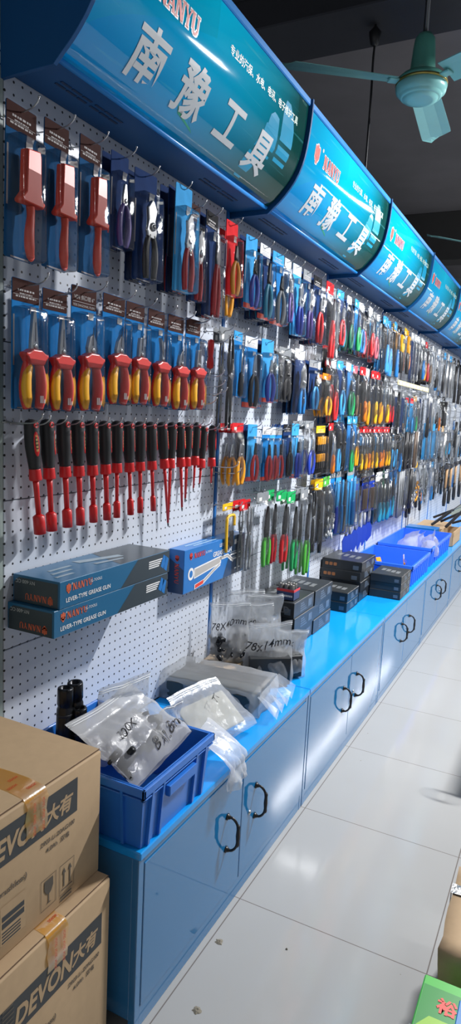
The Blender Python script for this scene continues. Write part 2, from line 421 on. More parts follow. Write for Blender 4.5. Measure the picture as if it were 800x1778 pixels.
def sign_face_material():
    m, n, l, b = nt('printed_sign_acrylic')
    tc = n.new('ShaderNodeTexCoord'); sp = n.new('ShaderNodeSeparateXYZ'); l.new(tc.outputs['Object'], sp.inputs[0])
    def mt(op, a, bb=0.0, cl=False):
        q = n.new('ShaderNodeMath'); q.operation = op; q.use_clamp = cl
        for i, x in enumerate((a, bb)):
            if isinstance(x, (int, float)): q.inputs[i].default_value = x
            else: l.new(x, q.inputs[i])
        return q.outputs[0]
    def mix(f, a, bb):
        q = n.new('ShaderNodeMix'); q.data_type = 'RGBA'
        if isinstance(f, float): q.inputs[0].default_value = f
        else: l.new(f, q.inputs[0])
        for i, x in ((6, a), (7, bb)):
            if isinstance(x, tuple): q.inputs[i].default_value = x + (1,)
            else: l.new(x, q.inputs[i])
        return q.outputs[2]
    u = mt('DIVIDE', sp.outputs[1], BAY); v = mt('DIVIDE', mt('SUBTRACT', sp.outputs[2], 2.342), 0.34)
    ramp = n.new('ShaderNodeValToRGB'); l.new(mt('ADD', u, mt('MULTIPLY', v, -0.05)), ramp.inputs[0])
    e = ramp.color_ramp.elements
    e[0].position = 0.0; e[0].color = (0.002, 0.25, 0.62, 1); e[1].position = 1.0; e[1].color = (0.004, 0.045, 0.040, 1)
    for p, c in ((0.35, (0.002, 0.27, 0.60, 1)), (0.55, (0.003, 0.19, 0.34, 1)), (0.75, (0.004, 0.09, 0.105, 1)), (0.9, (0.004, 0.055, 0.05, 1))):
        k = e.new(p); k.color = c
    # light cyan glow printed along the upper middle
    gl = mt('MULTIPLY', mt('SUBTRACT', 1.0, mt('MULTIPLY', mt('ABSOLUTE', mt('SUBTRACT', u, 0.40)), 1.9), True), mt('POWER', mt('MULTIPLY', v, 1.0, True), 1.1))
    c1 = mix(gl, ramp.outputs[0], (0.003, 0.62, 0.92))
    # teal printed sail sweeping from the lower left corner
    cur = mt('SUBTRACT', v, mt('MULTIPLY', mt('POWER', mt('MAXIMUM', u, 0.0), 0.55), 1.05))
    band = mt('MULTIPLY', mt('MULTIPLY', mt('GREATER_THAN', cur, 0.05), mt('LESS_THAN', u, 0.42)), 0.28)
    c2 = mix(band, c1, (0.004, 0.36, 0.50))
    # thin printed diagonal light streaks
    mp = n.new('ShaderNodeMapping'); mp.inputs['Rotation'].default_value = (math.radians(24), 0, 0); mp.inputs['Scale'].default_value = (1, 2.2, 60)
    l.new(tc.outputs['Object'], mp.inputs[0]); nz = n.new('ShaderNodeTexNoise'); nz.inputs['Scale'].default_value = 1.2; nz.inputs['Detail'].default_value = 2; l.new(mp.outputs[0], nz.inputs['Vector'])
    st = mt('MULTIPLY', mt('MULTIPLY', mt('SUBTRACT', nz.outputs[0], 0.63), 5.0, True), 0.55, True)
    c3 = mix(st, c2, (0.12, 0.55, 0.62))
    l.new(c3, b.inputs['Base Color']); b.inputs['Roughness'].default_value = 0.04; b.inputs['IOR'].default_value = 1.42
    w = n.new('ShaderNodeTexNoise'); w.inputs['Scale'].default_value = 3.0; l.new(tc.outputs['Object'], w.inputs['Vector'])
    bp = n.new('ShaderNodeBump'); bp.inputs['Strength'].default_value = 0.05; bp.inputs['Distance'].default_value = 0.02
    l.new(w.outputs[0], bp.inputs['Height']); l.new(bp.outputs[0], b.inputs['Normal'])
    return m
SIGN = sign_face_material()
SBLUE = mat('sign_blue_metal', (0.005, 0.075, 0.23), 0.45, 0, 0.05, 0, 5, 0.25)
SRIM = mat('sign_rim_light_blue', (0.02, 0.26, 0.72), 0.35)
LET = mat('white_sign_lettering', (0.62, 0.66, 0.68), 0.35)
CYAN = mat('printed_cyan_logo', (0.004, 0.30, 0.52), 0.2)
SMALLT = mat('pale_green_small_print', (0.55, 0.72, 0.62), 0.4)
GREENP = mat('printed_green_flash', (0.02, 0.35, 0.22), 0.3)
def serif_word(mb, word, h, fn, mi, grow=0.0):
    """bold serif capitals out of straight strokes"""
    x = 0.0; quads = []
    def st(a, b, w, w2=None):
        w2 = w if w2 is None else w2
        quads.append([(a[0] - w / 2, a[1]), (a[0] + w / 2, a[1]), (b[0] + w2 / 2, b[1]), (b[0] - w2 / 2, b[1])])
    for ch in word:
        q0 = len(quads)
        if ch == 'N':
            st((.14, 0), (.14, 1), .11); st((.72, 0), (.72, 1), .11); st((.66, 0), (.20, 1), .26); w = .86
            for cx, y in ((.14, .03), (.72, .97), (.14, .97)): st((cx, y - .035), (cx, y + .035), .28)
        elif ch == 'A':
            st((.13, 0), (.40, 1), .10); st((.68, 0), (.42, 1), .22); w = .84
            quads.append([(.22, .28), (.6, .28), (.58, .37), (.24, .37)])
            for cx in (.13, .68): st((cx, 0), (cx, .07), .30)
        elif ch == 'Y':
            st((.40, 0), (.40, .48), .19); st((.40, .44), (.12, 1), .20); st((.42, .44), (.70, 1), .11); w = .8
            for cx, y in ((.12, .965), (.70, .965), (.40, .035)): st((cx, y - .035), (cx, y + .035), .28)
        elif ch == 'U':
            st((.16, .22), (.16, 1), .20); st((.68, .22), (.68, 1), .11); w = .86
            pts = [(.16 + .26 - .26 * math.cos(math.pi * i / 8), .24 - .24 * math.sin(math.pi * i / 8)) for i in range(9)]
            for a, b in zip(pts[:-1], pts[1:]):
                q = Vector((b[0] - a[0], b[1] - a[1])).normalized(); nn = (-q.y * .08, q.x * .08)
                quads.append([(a[0] - nn[0] * .2, a[1] - nn[1] * .2), (b[0] - nn[0] * .2, b[1] - nn[1] * .2), (b[0] + nn[0] * 1.5, b[1] + nn[1] * 1.5), (a[0] + nn[0] * 1.5, a[1] + nn[1] * 1.5)])
            for cx in (.16, .68): st((cx, .93), (cx, 1), .28)
        else: w = .4
        for q in quads[q0:]:
            for i in range(4): q[i] = (q[i][0] + x, q[i][1])
        x += w
    for q in quads:
        cx = sum(p[0] for p in q) / 4; cy = sum(p[1] for p in q) / 4
        r = [(p[0] + math.copysign(grow, p[0] - cx), p[1] + math.copysign(grow, p[1] - cy)) for p in q]
        n = 4
        vs = []
        for i in range(n + 1):
            t = i / n
            for a, b in ((r[0], r[3]), (r[1], r[2])):
                vs.append(fn((a[0] + (b[0] - a[0]) * t - x / 2) * h, (a[1] + (b[1] - a[1]) * t - .5) * h))
        mb.add(vs, [[2 * i, 2 * i + 1, 2 * i + 3, 2 * i + 2] for i in range(n)], mi)
    return x * h
def emblem(mb, h, fn, mi, grow=0.0):
    """little raised-fist badge: three prongs over a cup on a short stem"""
    g = grow
    def blob(x0, y0, x1, y1, r):
        ol = rrect(x1 - x0 + 2 * g, y1 - y0 + 2 * g, r + g * .5, (x0 + x1) / 2, (y0 + y1) / 2, 3)
        mb.add([fn(a * h, b * h) for a, b in ol], [list(range(len(ol)))], mi)
    blob(-.34, -.15, -.13, .40, .09); blob(-.105, -.05, .105, .5, .09); blob(.13, -.15, .34, .40, .09)
    blob(-.34, -.25, .34, .0, .1); blob(-.12, -.5, .12, -.2, .06); blob(-.24, -.34, .24, -.15, .06)
def sign():
    t = empty('sign_canopy')
    W_ = BAY - 0.006
    # curved printed face
    mb = MB(); vs = []
    ss = [SL * i / 28 for i in range(29)]
    for s in ss:
        p, _ = prof_at(s)
        vs += [(p.x - WX, 0.012, p.z), (p.x - WX, W_ - 0.006, p.z)]
    mb.add(vs, [[2 * i, 2 * i + 1, 2 * i + 3, 2 * i + 2] for i in range(28)], 0, True)
    face = mb.build('sign_face', SIGN, t)
    # underside tray with its vents, front lip, top rim and back
    un = MB().box((0.002, 0.006, 2.338), (0.158, W_, 2.344), 0.001)
    un.build('underside', SBLUE, t)
    lip = MB().sweep([(0.155, 0.006, 2.343), (0.155, W_, 2.343)], 0.0075, 8); lip.build('front_lip', SRIM, t)
    vn = MB()
    for yv in (0.10, 0.23, 0.80, 0.93):
        for k in range(2):
            for j in range(3):
                vn.box((0.075 + 0.018 * k, yv + .04 * j, 2.3362), (0.082 + 0.018 * k, yv + .04 * j + .034, 2.3381))
    vn.build('vent_slots', DARKGAP, t)
    rim = MB().box((PROF[-1][0] - WX - 0.028, 0.0, 2.676), (PROF[-1][0] - WX + 0.006, W_, 2.700), 0.003); rim.build('top_rim', SRIM, t)
    MB().box((0.0, 0.006, 2.688), (PROF[-1][0] - WX - 0.02, W_, 2.694), 0.001).build('top_sheet', SBLUE, t)
    # shaped end plate, a little proud of the printed face
    ol = [(0.0, 2.318)]
    for s in [SL * i / 14 for i in range(15)]:
        p, nn = prof_at(s); q = p + nn * 0.012; ol.append((q.x - WX, q.z))
    ol[1] = (ol[1][0], 2.322); ol.append((PROF[-1][0] - WX + .012, 2.702)); ol.append((0.0, 2.702))
    ep = MB().plate(ol, 0.0, 0.012, 0.001); ep.v = [(y, x, z) for (x, y, z) in ep.v]; ep.f = [f[::-1] for f in ep.f]
    ep.build('end_plate', SBLUE, t)
    # printed lettering
    for c, yc, sc_, sz in (('南', .245, .130, .137), ('豫', .455, .136, .140), ('工', .677, .138, .140), ('具', .892, .128, .140)):
        ch = MB(); ch.text(c, sz, on_sign(yc, sc_, 0.0012), cuts=8, bold=0.024); ch.build('sign_character', LET, face)
    sm = MB(); s_ = '专业的汽保、水电、电讯、电子维护工具'; w, h = text_w(s_)
    sm.text(s_, 0.515 / w, on_sign(.828, .302, 0.001), cuts=3, bold=0.01); sm.build('slogan', SMALLT, face)
    lw = MB(); lr = MB()
    serif_word(lw, 'NANYU', 0.046, on_sign(.305, .270, 0.0009), 0, 0.07); emblem(lw, .066, on_sign(.130, .272, 0.0009), 0, .06)
    serif_word(lr, 'NANYU', 0.046, on_sign(.305, .270, 0.0015), 0, 0.0); emblem(lr, .066, on_sign(.130, .272, 0.0015), 0, 0)
    ol = ell(.014, .014); lw.add([on_sign(.185, .302, .0009)(a, b) for a, b in ol], [list(range(len(ol)))])
    lw.build('brand_outline', LET, face); lr.build('brand_name', PRED, face)
    # printed pale shape behind the last character
    cy = MB()
    def strip(pts_l, pts_r):
        f = on_sign(0, 0, 0.0006); n = len(pts_l); vs = []
        for a, b in zip(pts_l, pts_r): vs += [f(*a), f(*b)]
        cy.add(vs, [[2 * i, 2 * i + 1, 2 * i + 3, 2 * i + 2] for i in range(n - 1)])
    Z_ = [.03, .07, .11, .15, .19, .22]
    strip([(.845 - .02 * math.sin(i), z) for i, z in enumerate(Z_)], [(.885 + .012 * i, z) for i, z in enumerate(Z_)])
    strip([(.885, .13), (.873, .17), (.872, .21), (.882, .25), (.905, .265), (.928, .262)], [(.955, .13), (.968, .17), (.962, .20), (.955, .22), (.950, .24), (.945, .258)])
    strip([(.985, .14), (.982, .18), (.976, .22), (.97, .26), (.968, .30), (.98, .33)], [(1.075, .14), (1.08, .18), (1.078, .22), (1.07, .26), (1.05, .30), (1.015, .33)])
    cy.build('pale_logo', CYAN, face)
    gr = MB(); f = on_sign(0, 0, 0.0006)
    gr.add([f(.40, .115), f(.44, .07), f(.54, .05), f(.47, .085)], [[0, 1, 2, 3]]); gr.build('green_flash', GREENP, face)
    return t
sg = sign()
sign_word = ['nearest', 'second', 'third', 'fourth', 'fifth', 'sixth', 'seventh', 'last']
for i in range(NB):
    o = sg if i == 0 else copy_tree(sg)
    o.location = (WX, Y0 + BAY * i, 0)
    tag(o, ['blue curved shop sign with large white characters nearest the camera', 'blue curved sign with red brand name, second from the camera', 'blue curved sign third from the camera, streaked with tube reflections',
            'blue curved sign fourth from the camera', 'blue curved sign fifth from the camera, at right frame edge', 'blue curved sign sixth from the camera', 'blue curved sign seventh from the camera', 'blue curved sign at the far end'][i], 'sign', 'blue sign canopies above the boards')
ep2 = None

# ------------------------------------------------------------------ ceiling fan, tubes, wire
TEAL = mat('pale_teal_enamel', (0.25, 0.58, 0.56), 0.32, 0, 0.05)
TEALD = mat('deeper_teal_enamel', (0.11, 0.38, 0.31), 0.35)
GOLD = mat('gold_band', (0.45, 0.36, 0.10), 0.3, 0.8)
def ceiling_fan(lab, loc, angs):
    fan = thing('ceiling_fan', lab, 'ceiling fan', loc, 0, 'ceiling fans')
    MB().lathe([(0.011, 0.19), (0.011, 0.95)], 12).build('down_rod', DSTEEL, fan)
    MB().lathe([(0.012, 0.205), (0.030, 0.203), (0.042, 0.185), (0.046, 0.15), (0.052, 0.075), (0.058, 0.045), (0.050, 0.040)], 28).build('canopy_cup', TEALD, fan)
    MB().lathe([(0.05, 0.045), (0.090, 0.038), (0.106, 0.022), (0.108, 0.012)], 36).build('motor_top', TEALD, fan)
    MB().lathe([(0.100, 0.014), (0.109, 0.012), (0.109, 0.004), (0.100, 0.002)], 36).build('gold_band', GOLD, fan)
    MB().lathe([(0.104, 0.004), (0.109, -0.004), (0.104, -0.026), (0.092, -0.036), (0.089, -0.038), (0.087, -0.044), (0.078, -0.048), (0.075, -0.048), (0.073, -0.054), (0.05, -0.060), (0.001, -0.062)], 40).build('motor_housing', TEAL, fan)
    for a in angs:
        mb = MB(); n = 14; vs = []
        for i in range(n):
            t = i / (n - 1); x = 0.125 + t * 0.485
            w = 0.058 + 0.012 * t
            if t > .9: w *= math.sqrt(max(0.02, 1 - ((t - .9) / .1) ** 2 * .85))
            for k, yy in enumerate((-1, -.4, .4, 1)):
                z = 0.012 - yy * 0.016 + (0.004 if abs(yy) < .5 else 0)
                vs.append((x, yy * w, z + 0.003)); 
            for k, yy in enumerate((1, .4, -.4, -1)):
                z = 0.012 - yy * 0.016 + (0.004 if abs(yy) < .5 else 0)
                vs.append((x, yy * w, z))
        fs = [[i * 8 + k, i * 8 + (k + 1) % 8, (i + 1) * 8 + (k + 1) % 8, (i + 1) * 8 + k] for i in range(n - 1) for k in range(8)]
        fs += [list(range(8))[::-1], list(range((n - 1) * 8, n * 8))]
        mb.add(vs, fs, 0, False)
        R_ = Matrix.Rotation(math.radians(a), 4, 'Z'); mb.v = [tuple(R_ @ Vector(v)) for v in mb.v]
        bl = mb.build('blade', TEAL, fan)
        ir = MB().box((0.085, -0.020, 0.004), (0.150, 0.020, 0.014), 0.003, mat4=R_)
        ir.build('blade_iron', TEAL, bl)
ceiling_fan('pale teal three-blade ceiling fan hanging below the dark ceiling', (-0.753, 3.126, 3.0), (216, 94, -27))
ceiling_fan('farther ceiling fan at the right frame edge, only one pale blade in view', (-0.79, 6.02, 3.0), (230, 110, -10))
EMIT, en, el, eb = nt('lit_fluorescent_tube'); eb.inputs['Emission Color'].default_value = (0.93, 0.97, 1, 1); eb.inputs['Emission Strength'].default_value = 7.0; eb.inputs['Base Color'].default_value = (.8, .8, .8, 1)
tl_lab = ['short tube light over the aisle nearest the camera', 'short tube light over the aisle, second from the camera', 'tube light far down the aisle', 'tube light far down the aisle, second of the far row', 'tube light far down the aisle, third of the far row', 'tube light at the far end of the aisle', 'added fill tube light over the right side of the shop']
for k, (x, y, z, L_, yw, e_) in enumerate(TUBES):
    t = thing('tube_light', tl_lab[k], 'lamp', (x, y, z), yw, 'fluorescent tube lights')
    hw_ = .02; tr_ = .032 if x == .80 else .014
    MB().box((-L_ / 2 - .02, -hw_, 0.016), (L_ / 2 + .02, hw_, 0.04), 0.004).build('lamp_housing', mat('lamp_housing_white', (.55, .56, .57), .4), t)
    MB().sweep([(-L_ / 2, 0, 0.0), (L_ / 2, 0, 0.0)], tr_, 12, ref=(0, 0, 1)).build('glass_tube', EMIT, t)
    s = MB()
    for q in (-.8, .8): s.sweep([(q * L_ / 2, 0, 0.04), (q * L_ / 2, 0, 3.95 - z)], 0.0025, 6)
    s.build('suspension_wire', BLACK, t)
wr = MB(); pts = smooth([(-1.05, 3.37, 3.419), (-1.048, 3.37, 3.36), (-1.05, 3.368, 3.25), (-1.048, 3.37, 3.1), (-1.05, 3.37, 2.697)], 6)
wr.sweep(pts, 0.0055, 8); wr.lathe([(0.004, 0.03), (0.03, 0.0), (0.02, -0.05), (0.006, -.06)], 10, org=(-1.05, 3.37, 3.385))
tag(wr.build('hanging_cable', BLACK), 'black cable hanging from the ceiling down behind the second sign', 'cable')
# ================================================================== hanging goods
# every pack hangs from the origin: x points out from the board, y along it, z up
PALC = {'navy': (0.012, 0.035, 0.12), 'blue': (0.015, 0.18, 0.48), 'steelblue': (0.012, 0.085, 0.22), 'sky': (0.05, 0.32, 0.65), 'red': (0.58, 0.02, 0.025), 'coral': (0.78, 0.085, 0.045), 'brown': (0.055, 0.025, 0.022),
        'black': (0.016, 0.016, 0.018), 'white': (0.62, 0.64, 0.66), 'grey': (0.22, 0.235, 0.25), 'green': (0.015, 0.34, 0.10), 'dgreen': (0.01, 0.13, 0.07), 'teal': (0.02, 0.26, 0.40), 'yellow': (0.80, 0.46, 0.02),
        'orange': (0.80, 0.20, 0.015), 'amber': (0.75, 0.32, 0.01), 'purple': (0.10, 0.06, 0.28), 'royal': (0.015, 0.05, 0.40), 'lime': (0.08, 0.42, 0.05), 'tan': (0.52, 0.33, 0.15), 'pink': (0.62, 0.12, 0.16),
        'mudbrown': (0.13, 0.085, 0.055), 'silver': (0.45, 0.46, 0.48), 'crimson': (0.42, 0.012, 0.02)}
def PM(c, rough=0.38): return mat('plastic_' + c, PALC[c], rough)
def CM(c): return mat('printed_card_' + c, PALC[c], 0.7, 0, 0.18, 0, 30, 0.04)
LAB = mat('price_label', (0.68, 0.68, 0.66), 0.5)

def tool_parts(kind, c1, c2, parent, H=0.31):
    """the tool itself as parts of parent, drawn for a 0.10 x 0.31 card"""
    hz = 0.026
    if kind.startswith('vde'):
        style = kind[4:]
        heads = {'long': [(-.017, -.166), (-.015, -.135), (-.006, -.070), (.004, -.068), (.014, -.135), (.017, -.166)],
                 'cutter': [(-.018, -.166), (-.022, -.145), (-.012, -.118), (.004, -.110), (.019, -.130), (.019, -.166)],
                 'combi': [(-.018, -.166), (-.019, -.14), (-.013, -.102), (.012, -.098), (.018, -.138), (.018, -.166)],
                 'hook': [(-.008, -.166), (-.004, -.13), (-.014, -.098), (-.018, -.085), (.002, -.100), (.012, -.13), (.014, -.166)],
                 'heavy': [(-.020, -.166), (-.024, -.15), (-.016, -.125), (.002, -.105), (.018, -.125), (.020, -.166)]}
        hd = MB().plate([(a * .8, b) for a, b in heads[style]], hz - .007, hz + .007, 0.003)
        hd.lathe([(.007, 0), (.007, .003), (.005, .004)], 12, axis='x', org=(hz + .006, 0, -.152))
        hd.plate([(-.0015, -.14), (.0005, -.14), (.0, -.095), (-.001, -.095)], hz + .0065, hz + .0078, 0, 1)
        hd.build('jaw', [STEEL, DSTEEL], parent)
        cl = MB().plate([(-.043, -.175), (-.041, -.169), (-.030, -.166), (-.016, -.159), (.016, -.159), (.030, -.166), (.041, -.169), (.043, -.175), (.036, -.183), (.026, -.196), (-.026, -.196), (-.036, -.183)], hz - .012, hz + .016, 0.005)
        cl.build('hand_guard', mat('vde_red', (0.66, 0.035, 0.028), 0.32), parent)
        for s in (-1, 1):
            p = smooth([(hz, s * .017, -.185), (hz, s * .026, -.21), (hz, s * .031, -.245), (hz, s * .029, -.275), (hz, s * .022, -.302)], 4)
            q = MB().sweep(p, lerp_list([.012, .0145, .0165, .0165, .012], len(p)), 12, 0.8)
            hn = q.build('handle', mat('vde_red', (0.66, 0.035, 0.028), 0.32), parent)
            dy = -.0055 if s < 0 else .006
            p2 = smooth([(hz + (.009 if s < 0 else .001), s * .017 + dy * .4, -.200), (hz + (.009 if s < 0 else .001), s * .026 + dy, -.22), (hz + (.009 if s < 0 else .001), s * .030 + dy, -.25), (hz + (.009 if s < 0 else .001), s * .026 + dy, -.28), (hz + (.005 if s < 0 else -.001), s * .020 + dy * .6, -.298)], 4)
            MB().sweep(p2, lerp_list([.006, .0130, .0150, .0142, .008], len(p2)), 10, 0.75).build('grip_inlay', mat('vde_yellow', (0.85, 0.42, 0.02), 0.32), hn)
            if s > 0:
                mk = MB(); 
                for j in range(3): mk.box((hz + .0105, .014 + .007 * j, -.288), (hz + .0125, .018 + .007 * j, -.270))
                mk.build('rating_print', WHITE, hn)
    elif kind == 'pliers' or kind == 'pliers_long':
        L = -.072 if kind == 'pliers_long' else -.095
        hd = MB().plate([(-.012, -.165), (-.013, -.14), (-.005, L), (.004, L), (.012, -.14), (.012, -.165)], hz - .005, hz + .005, 0.002)
        hd.lathe([(.008, 0), (.008, .003), (.006, .004)], 12, axis='x', org=(hz + .004, 0, -.15)); hd.build('jaw', PM(c2, .3) if c2 not in ('silver',) else STEEL, parent)
        for s in (-1, 1):
            p = smooth([(hz, s * .005, -.158), (hz, s * .019, -.185), (hz, s * .026, -.225), (hz, s * .024, -.265), (hz, s * .014, -.298)], 4)
            MB().sweep(p, lerp_list([.007, .0105, .0125, .012, .009], len(p)), 8, 0.8).build('handle', PM(c1), parent)
    elif kind == 'snips':
        hd = MB().plate([(-.016, -.185), (-.022, -.165), (-.016, -.135), (-.020, -.10), (-.004, -.078), (.006, -.08), (.020, -.105), (.013, -.135), (.022, -.165), (.015, -.185)], hz - .006, hz + .006, 0.003)
        hd.lathe([(.012, 0), (.012, .004), (.008, .006)], 14, axis='x', org=(hz + .005, 0, -.152)); hd.lathe([(.006, 0), (.006, .003)], 6, axis='x', org=(hz + .011, 0, -.152), mi=0)
        hd.build('blade', STEEL if c2 == 'silver' else PM(c2, .25), parent)
        for s in (-1, 1):
            p = smooth([(hz, s * .009, -.175), (hz, s * .018, -.205), (hz, s * .021, -.25), (hz, s * .017, -.30)], 4)
            MB().sweep(p, lerp_list([.008, .010, .0115, .009], len(p)), 8, 0.85).build('handle', PM(c1), parent)
    elif kind == 'longcutter':
        hd = MB().plate([(-.010, -.16), (-.016, -.13), (-.010, -.085), (-.002, -.062), (.008, -.085), (.014, -.13), (.010, -.16)], hz - .005, hz + .005, .002)
        hd.build('blade', DSTEEL, parent)
        for s in (-1, 1):
            p = smooth([(hz, s * .006, -.150), (hz, s * .012, -.19), (hz, s * .017, -.245), (hz, s * .017, -.305)], 4)
            MB().sweep(p, lerp_list([.007, .010, .012, .010], len(p)), 8, .85).build('handle', PM(c1), parent)
    elif kind == 'stripknife':
        b = MB().plate([(-.022, -.088), (.020, -.083), (.024, -.094), (.028, -.172), (.037, -.186), (.035, -.195), (-.034, -.195), (-.037, -.186), (-.025, -.172)], hz - .010, hz + .014, 0.004)
        b.build('blade_sheath', PM(c1), parent)
        fl_ = MB().sweep([(hz + .002, -.038, -.192), (hz + .002, .0, -.189), (hz + .002, .038, -.186)], .007, 10, 1.6); fl_.build('guard', PM(c1), parent)
        p = smooth([(hz, .004, -.195), (hz, .006, -.215), (hz + .002, .000, -.25), (hz + .002, .001, -.278), (hz, .008, -.300)], 5)
        g = MB().sweep(p, lerp_list([.0105, .0095, .012, .0125, .009], len(p)), 10, .9)
        ring = [(hz, .008 + .008 * math.cos(2 * math.pi * i / 16), -.296 + .008 * math.sin(2 * math.pi * i / 16)) for i in range(17)]
        g.sweep(ring, .0038, 6, caps=False); g.build('handle', PM(c1), parent)
    elif kind == 'driver':
        MB().sweep([(hz, 0, -.07), (hz, 0, -.19)], .0035, 8).build('shaft', STEEL, parent)
        MB().lathe([(.006, -.185), (.010, -.195), (.011, -.215), (.0135, -.24), (.0135, -.285), (.009, -.30), (.002, -.302)], 12, org=(hz, 0, 0)).build('handle', PM(c1), parent)
    elif kind == 'file':
        b = MB().plate([(-.010, -.18), (-.011, -.06), (-.006, -.05), (.006, -.05), (.011, -.06), (.010, -.18)], hz - .003, hz + .003, .001); b.build('blade', DSTEEL if c2 != 'sky' else PM('sky'), parent)
        MB().sweep(smooth([(hz, 0, -.17), (hz, 0, -.20), (hz, 0, -.25), (hz, 0, -.30)], 3), lerp_list([.009, .013, .015, .011], 10), 10, .8).build('handle', PM(c1), parent)
    elif kind == 'wrench':
        ol = [(-.006, -.26), (-.006, -.10), (-.016, -.088), (-.017, -.065), (-.008, -.055), (-.006, -.075), (.006, -.075), (.008, -.055), (.017, -.065), (.016, -.088), (.006, -.10), (.006, -.26), (.015, -.275), (.012, -.296), (0, -.302), (-.012, -.296), (-.015, -.275)]
        MB().plate(ol, hz - .004, hz + .004, .0015).build('wrench_body', STEEL if c1 == 'silver' else PM(c1, .25), parent)
    elif kind == 'rods':
        for k in range(3):
            y = -.026 + .026 * k
            MB().sweep([(hz + .004 * (k % 2), y, -.05), (hz, y + .002, -.30)], .008, 8).build('bar', PM(c1, .3) if c1 != 'silver' else STEEL, parent)
    elif kind == 'sandpad':
        MB().plate(rrect(.082, .19, .004, 0, -.195), .003, .014, .002).build('pad', mat('brown_abrasive', (.115, .075, .05), .9, 0, .3, .5, 300), parent)
    elif kind == 'scraper':
        MB().plate([(-.030, -.17), (.030, -.17), (.016, -.29), (-.016, -.30)], hz - .002, hz + .002, .0008).build('blade', STEEL, parent)
        MB().sweep([(hz, 0, -.05), (hz, 0, -.11), (hz, 0, -.175)], [.011, .013, .016], 10, .7).build('handle', PM(c1), parent)
    elif kind == 'saw':
        MB().plate([(-.016, -.06), (.010, -.045), (.014, -.20), (-.014, -.20)], hz - .001, hz + .001, .0004).build('blade', PM('black', .3) if c2 == 'black' else STEEL, parent)
        p = smooth([(hz, 0, -.19), (hz, .004, -.215), (hz, -.003, -.26), (hz, .008, -.305)], 4)
        MB().sweep(p, lerp_list([.012, .014, .017, .012], len(p)), 10, .75).build('handle', PM(c1), parent)
        MB().sweep([(hz + .012, -.006, -.215), (hz + .013, -.006, -.28)], .004, 6).build('grip_inlay', PM('black'), parent)
    elif kind == 'secateur':
        bl = MB().plate([(-.016, -.19), (-.022, -.15), (-.014, -.085), (.002, -.05), (.014, -.09), (.018, -.15), (.014, -.19)], hz - .005, hz + .005, .003)
        bl.lathe([(.009, 0), (.009, .004), (.006, .005)], 12, axis='x', org=(hz + .004, 0, -.165)); bl.build('blade', PM('black', .28), parent)
        for s in (-1, 1):
            p = smooth([(hz, s * .010, -.18), (hz, s * .020, -.205), (hz, s * .022, -.25), (hz, s * .018, -.302)], 4)
            MB().sweep(p, lerp_list([.008, .011, .0115, .009], len(p)), 8, .85).build('handle', PM(c1), parent)
    elif kind == 'stripper':      # wide wire-stripping tool, yellow body
        MB().plate([(-.034, -.05), (.030, -.06), (.034, -.13), (.020, -.165), (-.020, -.165), (-.034, -.13)], hz - .008, hz + .010, .004).build('jaw', PM(c1), parent)
        MB().plate(rrect(.04, .03, .004, 0, -.09), hz + .009, hz + .013, .001).build('plate_cover', PM('black'), parent)
        for s in (-1, 1):
            p = smooth([(hz, s * .014, -.155), (hz, s * .021, -.20), (hz, s * .022, -.25), (hz, s * .017, -.30)], 4)
            MB().sweep(p, lerp_list([.009, .012, .0125, .010], len(p)), 8, .85).build('handle', PM(c2), parent)
    elif kind == 'knives':        # card of eight small yellow and black tools
        for r in range(2):
            for k in range(4):
                y = -.036 + .024 * k; z = -.09 - .11 * r
                b = MB().plate(rrect(.019, .052, .006, y, z), .004, .016, .003); bb = b.build('small_tool', PM('amber'), parent)
                MB().plate(rrect(.017, .042, .004, y, z - .046), .004, .014, .002).build('small_grip', BLACK, bb)
    elif kind == 'hacksaw':
        p = [(hz, -.035, -.30), (hz, -.038, -.12), (hz, -.030, -.075), (hz, .02, -.07), (hz, .034, -.085), (hz, .036, -.14)]
        MB().sweep(smooth(p, 4), .009, 8).build('saw_frame', PM(c1), parent)
        MB().plate(rrect(.030, .10, .008, .012, -.22), hz - .008, hz + .008, .003).build('handle', PM('black'), parent)
    elif kind == 'shears':        # long grey shears
        for s in (-1, 1):
            p = smooth([(hz + s * .003, s * .004, -.02), (hz + s * .003, s * .010, -.10), (hz, -s * .006, -.16), (hz, -s * .016, -.22), (hz, -s * .014, -.30)], 4)
            MB().sweep(p, lerp_list([.004, .009, .009, .008, .007], len(p)), 8, .6).build('handle', PM(c1), parent)
        MB().lathe([(.010, 0), (.010, .006), (.007, .008)], 12, axis='x', org=(hz, 0, -.14)).build('pivot', STEEL, parent)
    elif kind == 'grits':         # loose small grey parts in a bag
        mb = MB()
        for k in range(14):
            y, z = random.uniform(-.034, .034), random.uniform(-.28, -.12); r = random.uniform(.004, .008)
            mb.sweep([(hz, y, z), (hz + random.uniform(-.004, .004), y + random.uniform(-.015, .015), z - random.uniform(.012, .03))], r, 6)
        tag(mb.build('small_parts', PM(c1, .35), parent), kind='stuff')
    elif kind == 'probe':
        pass

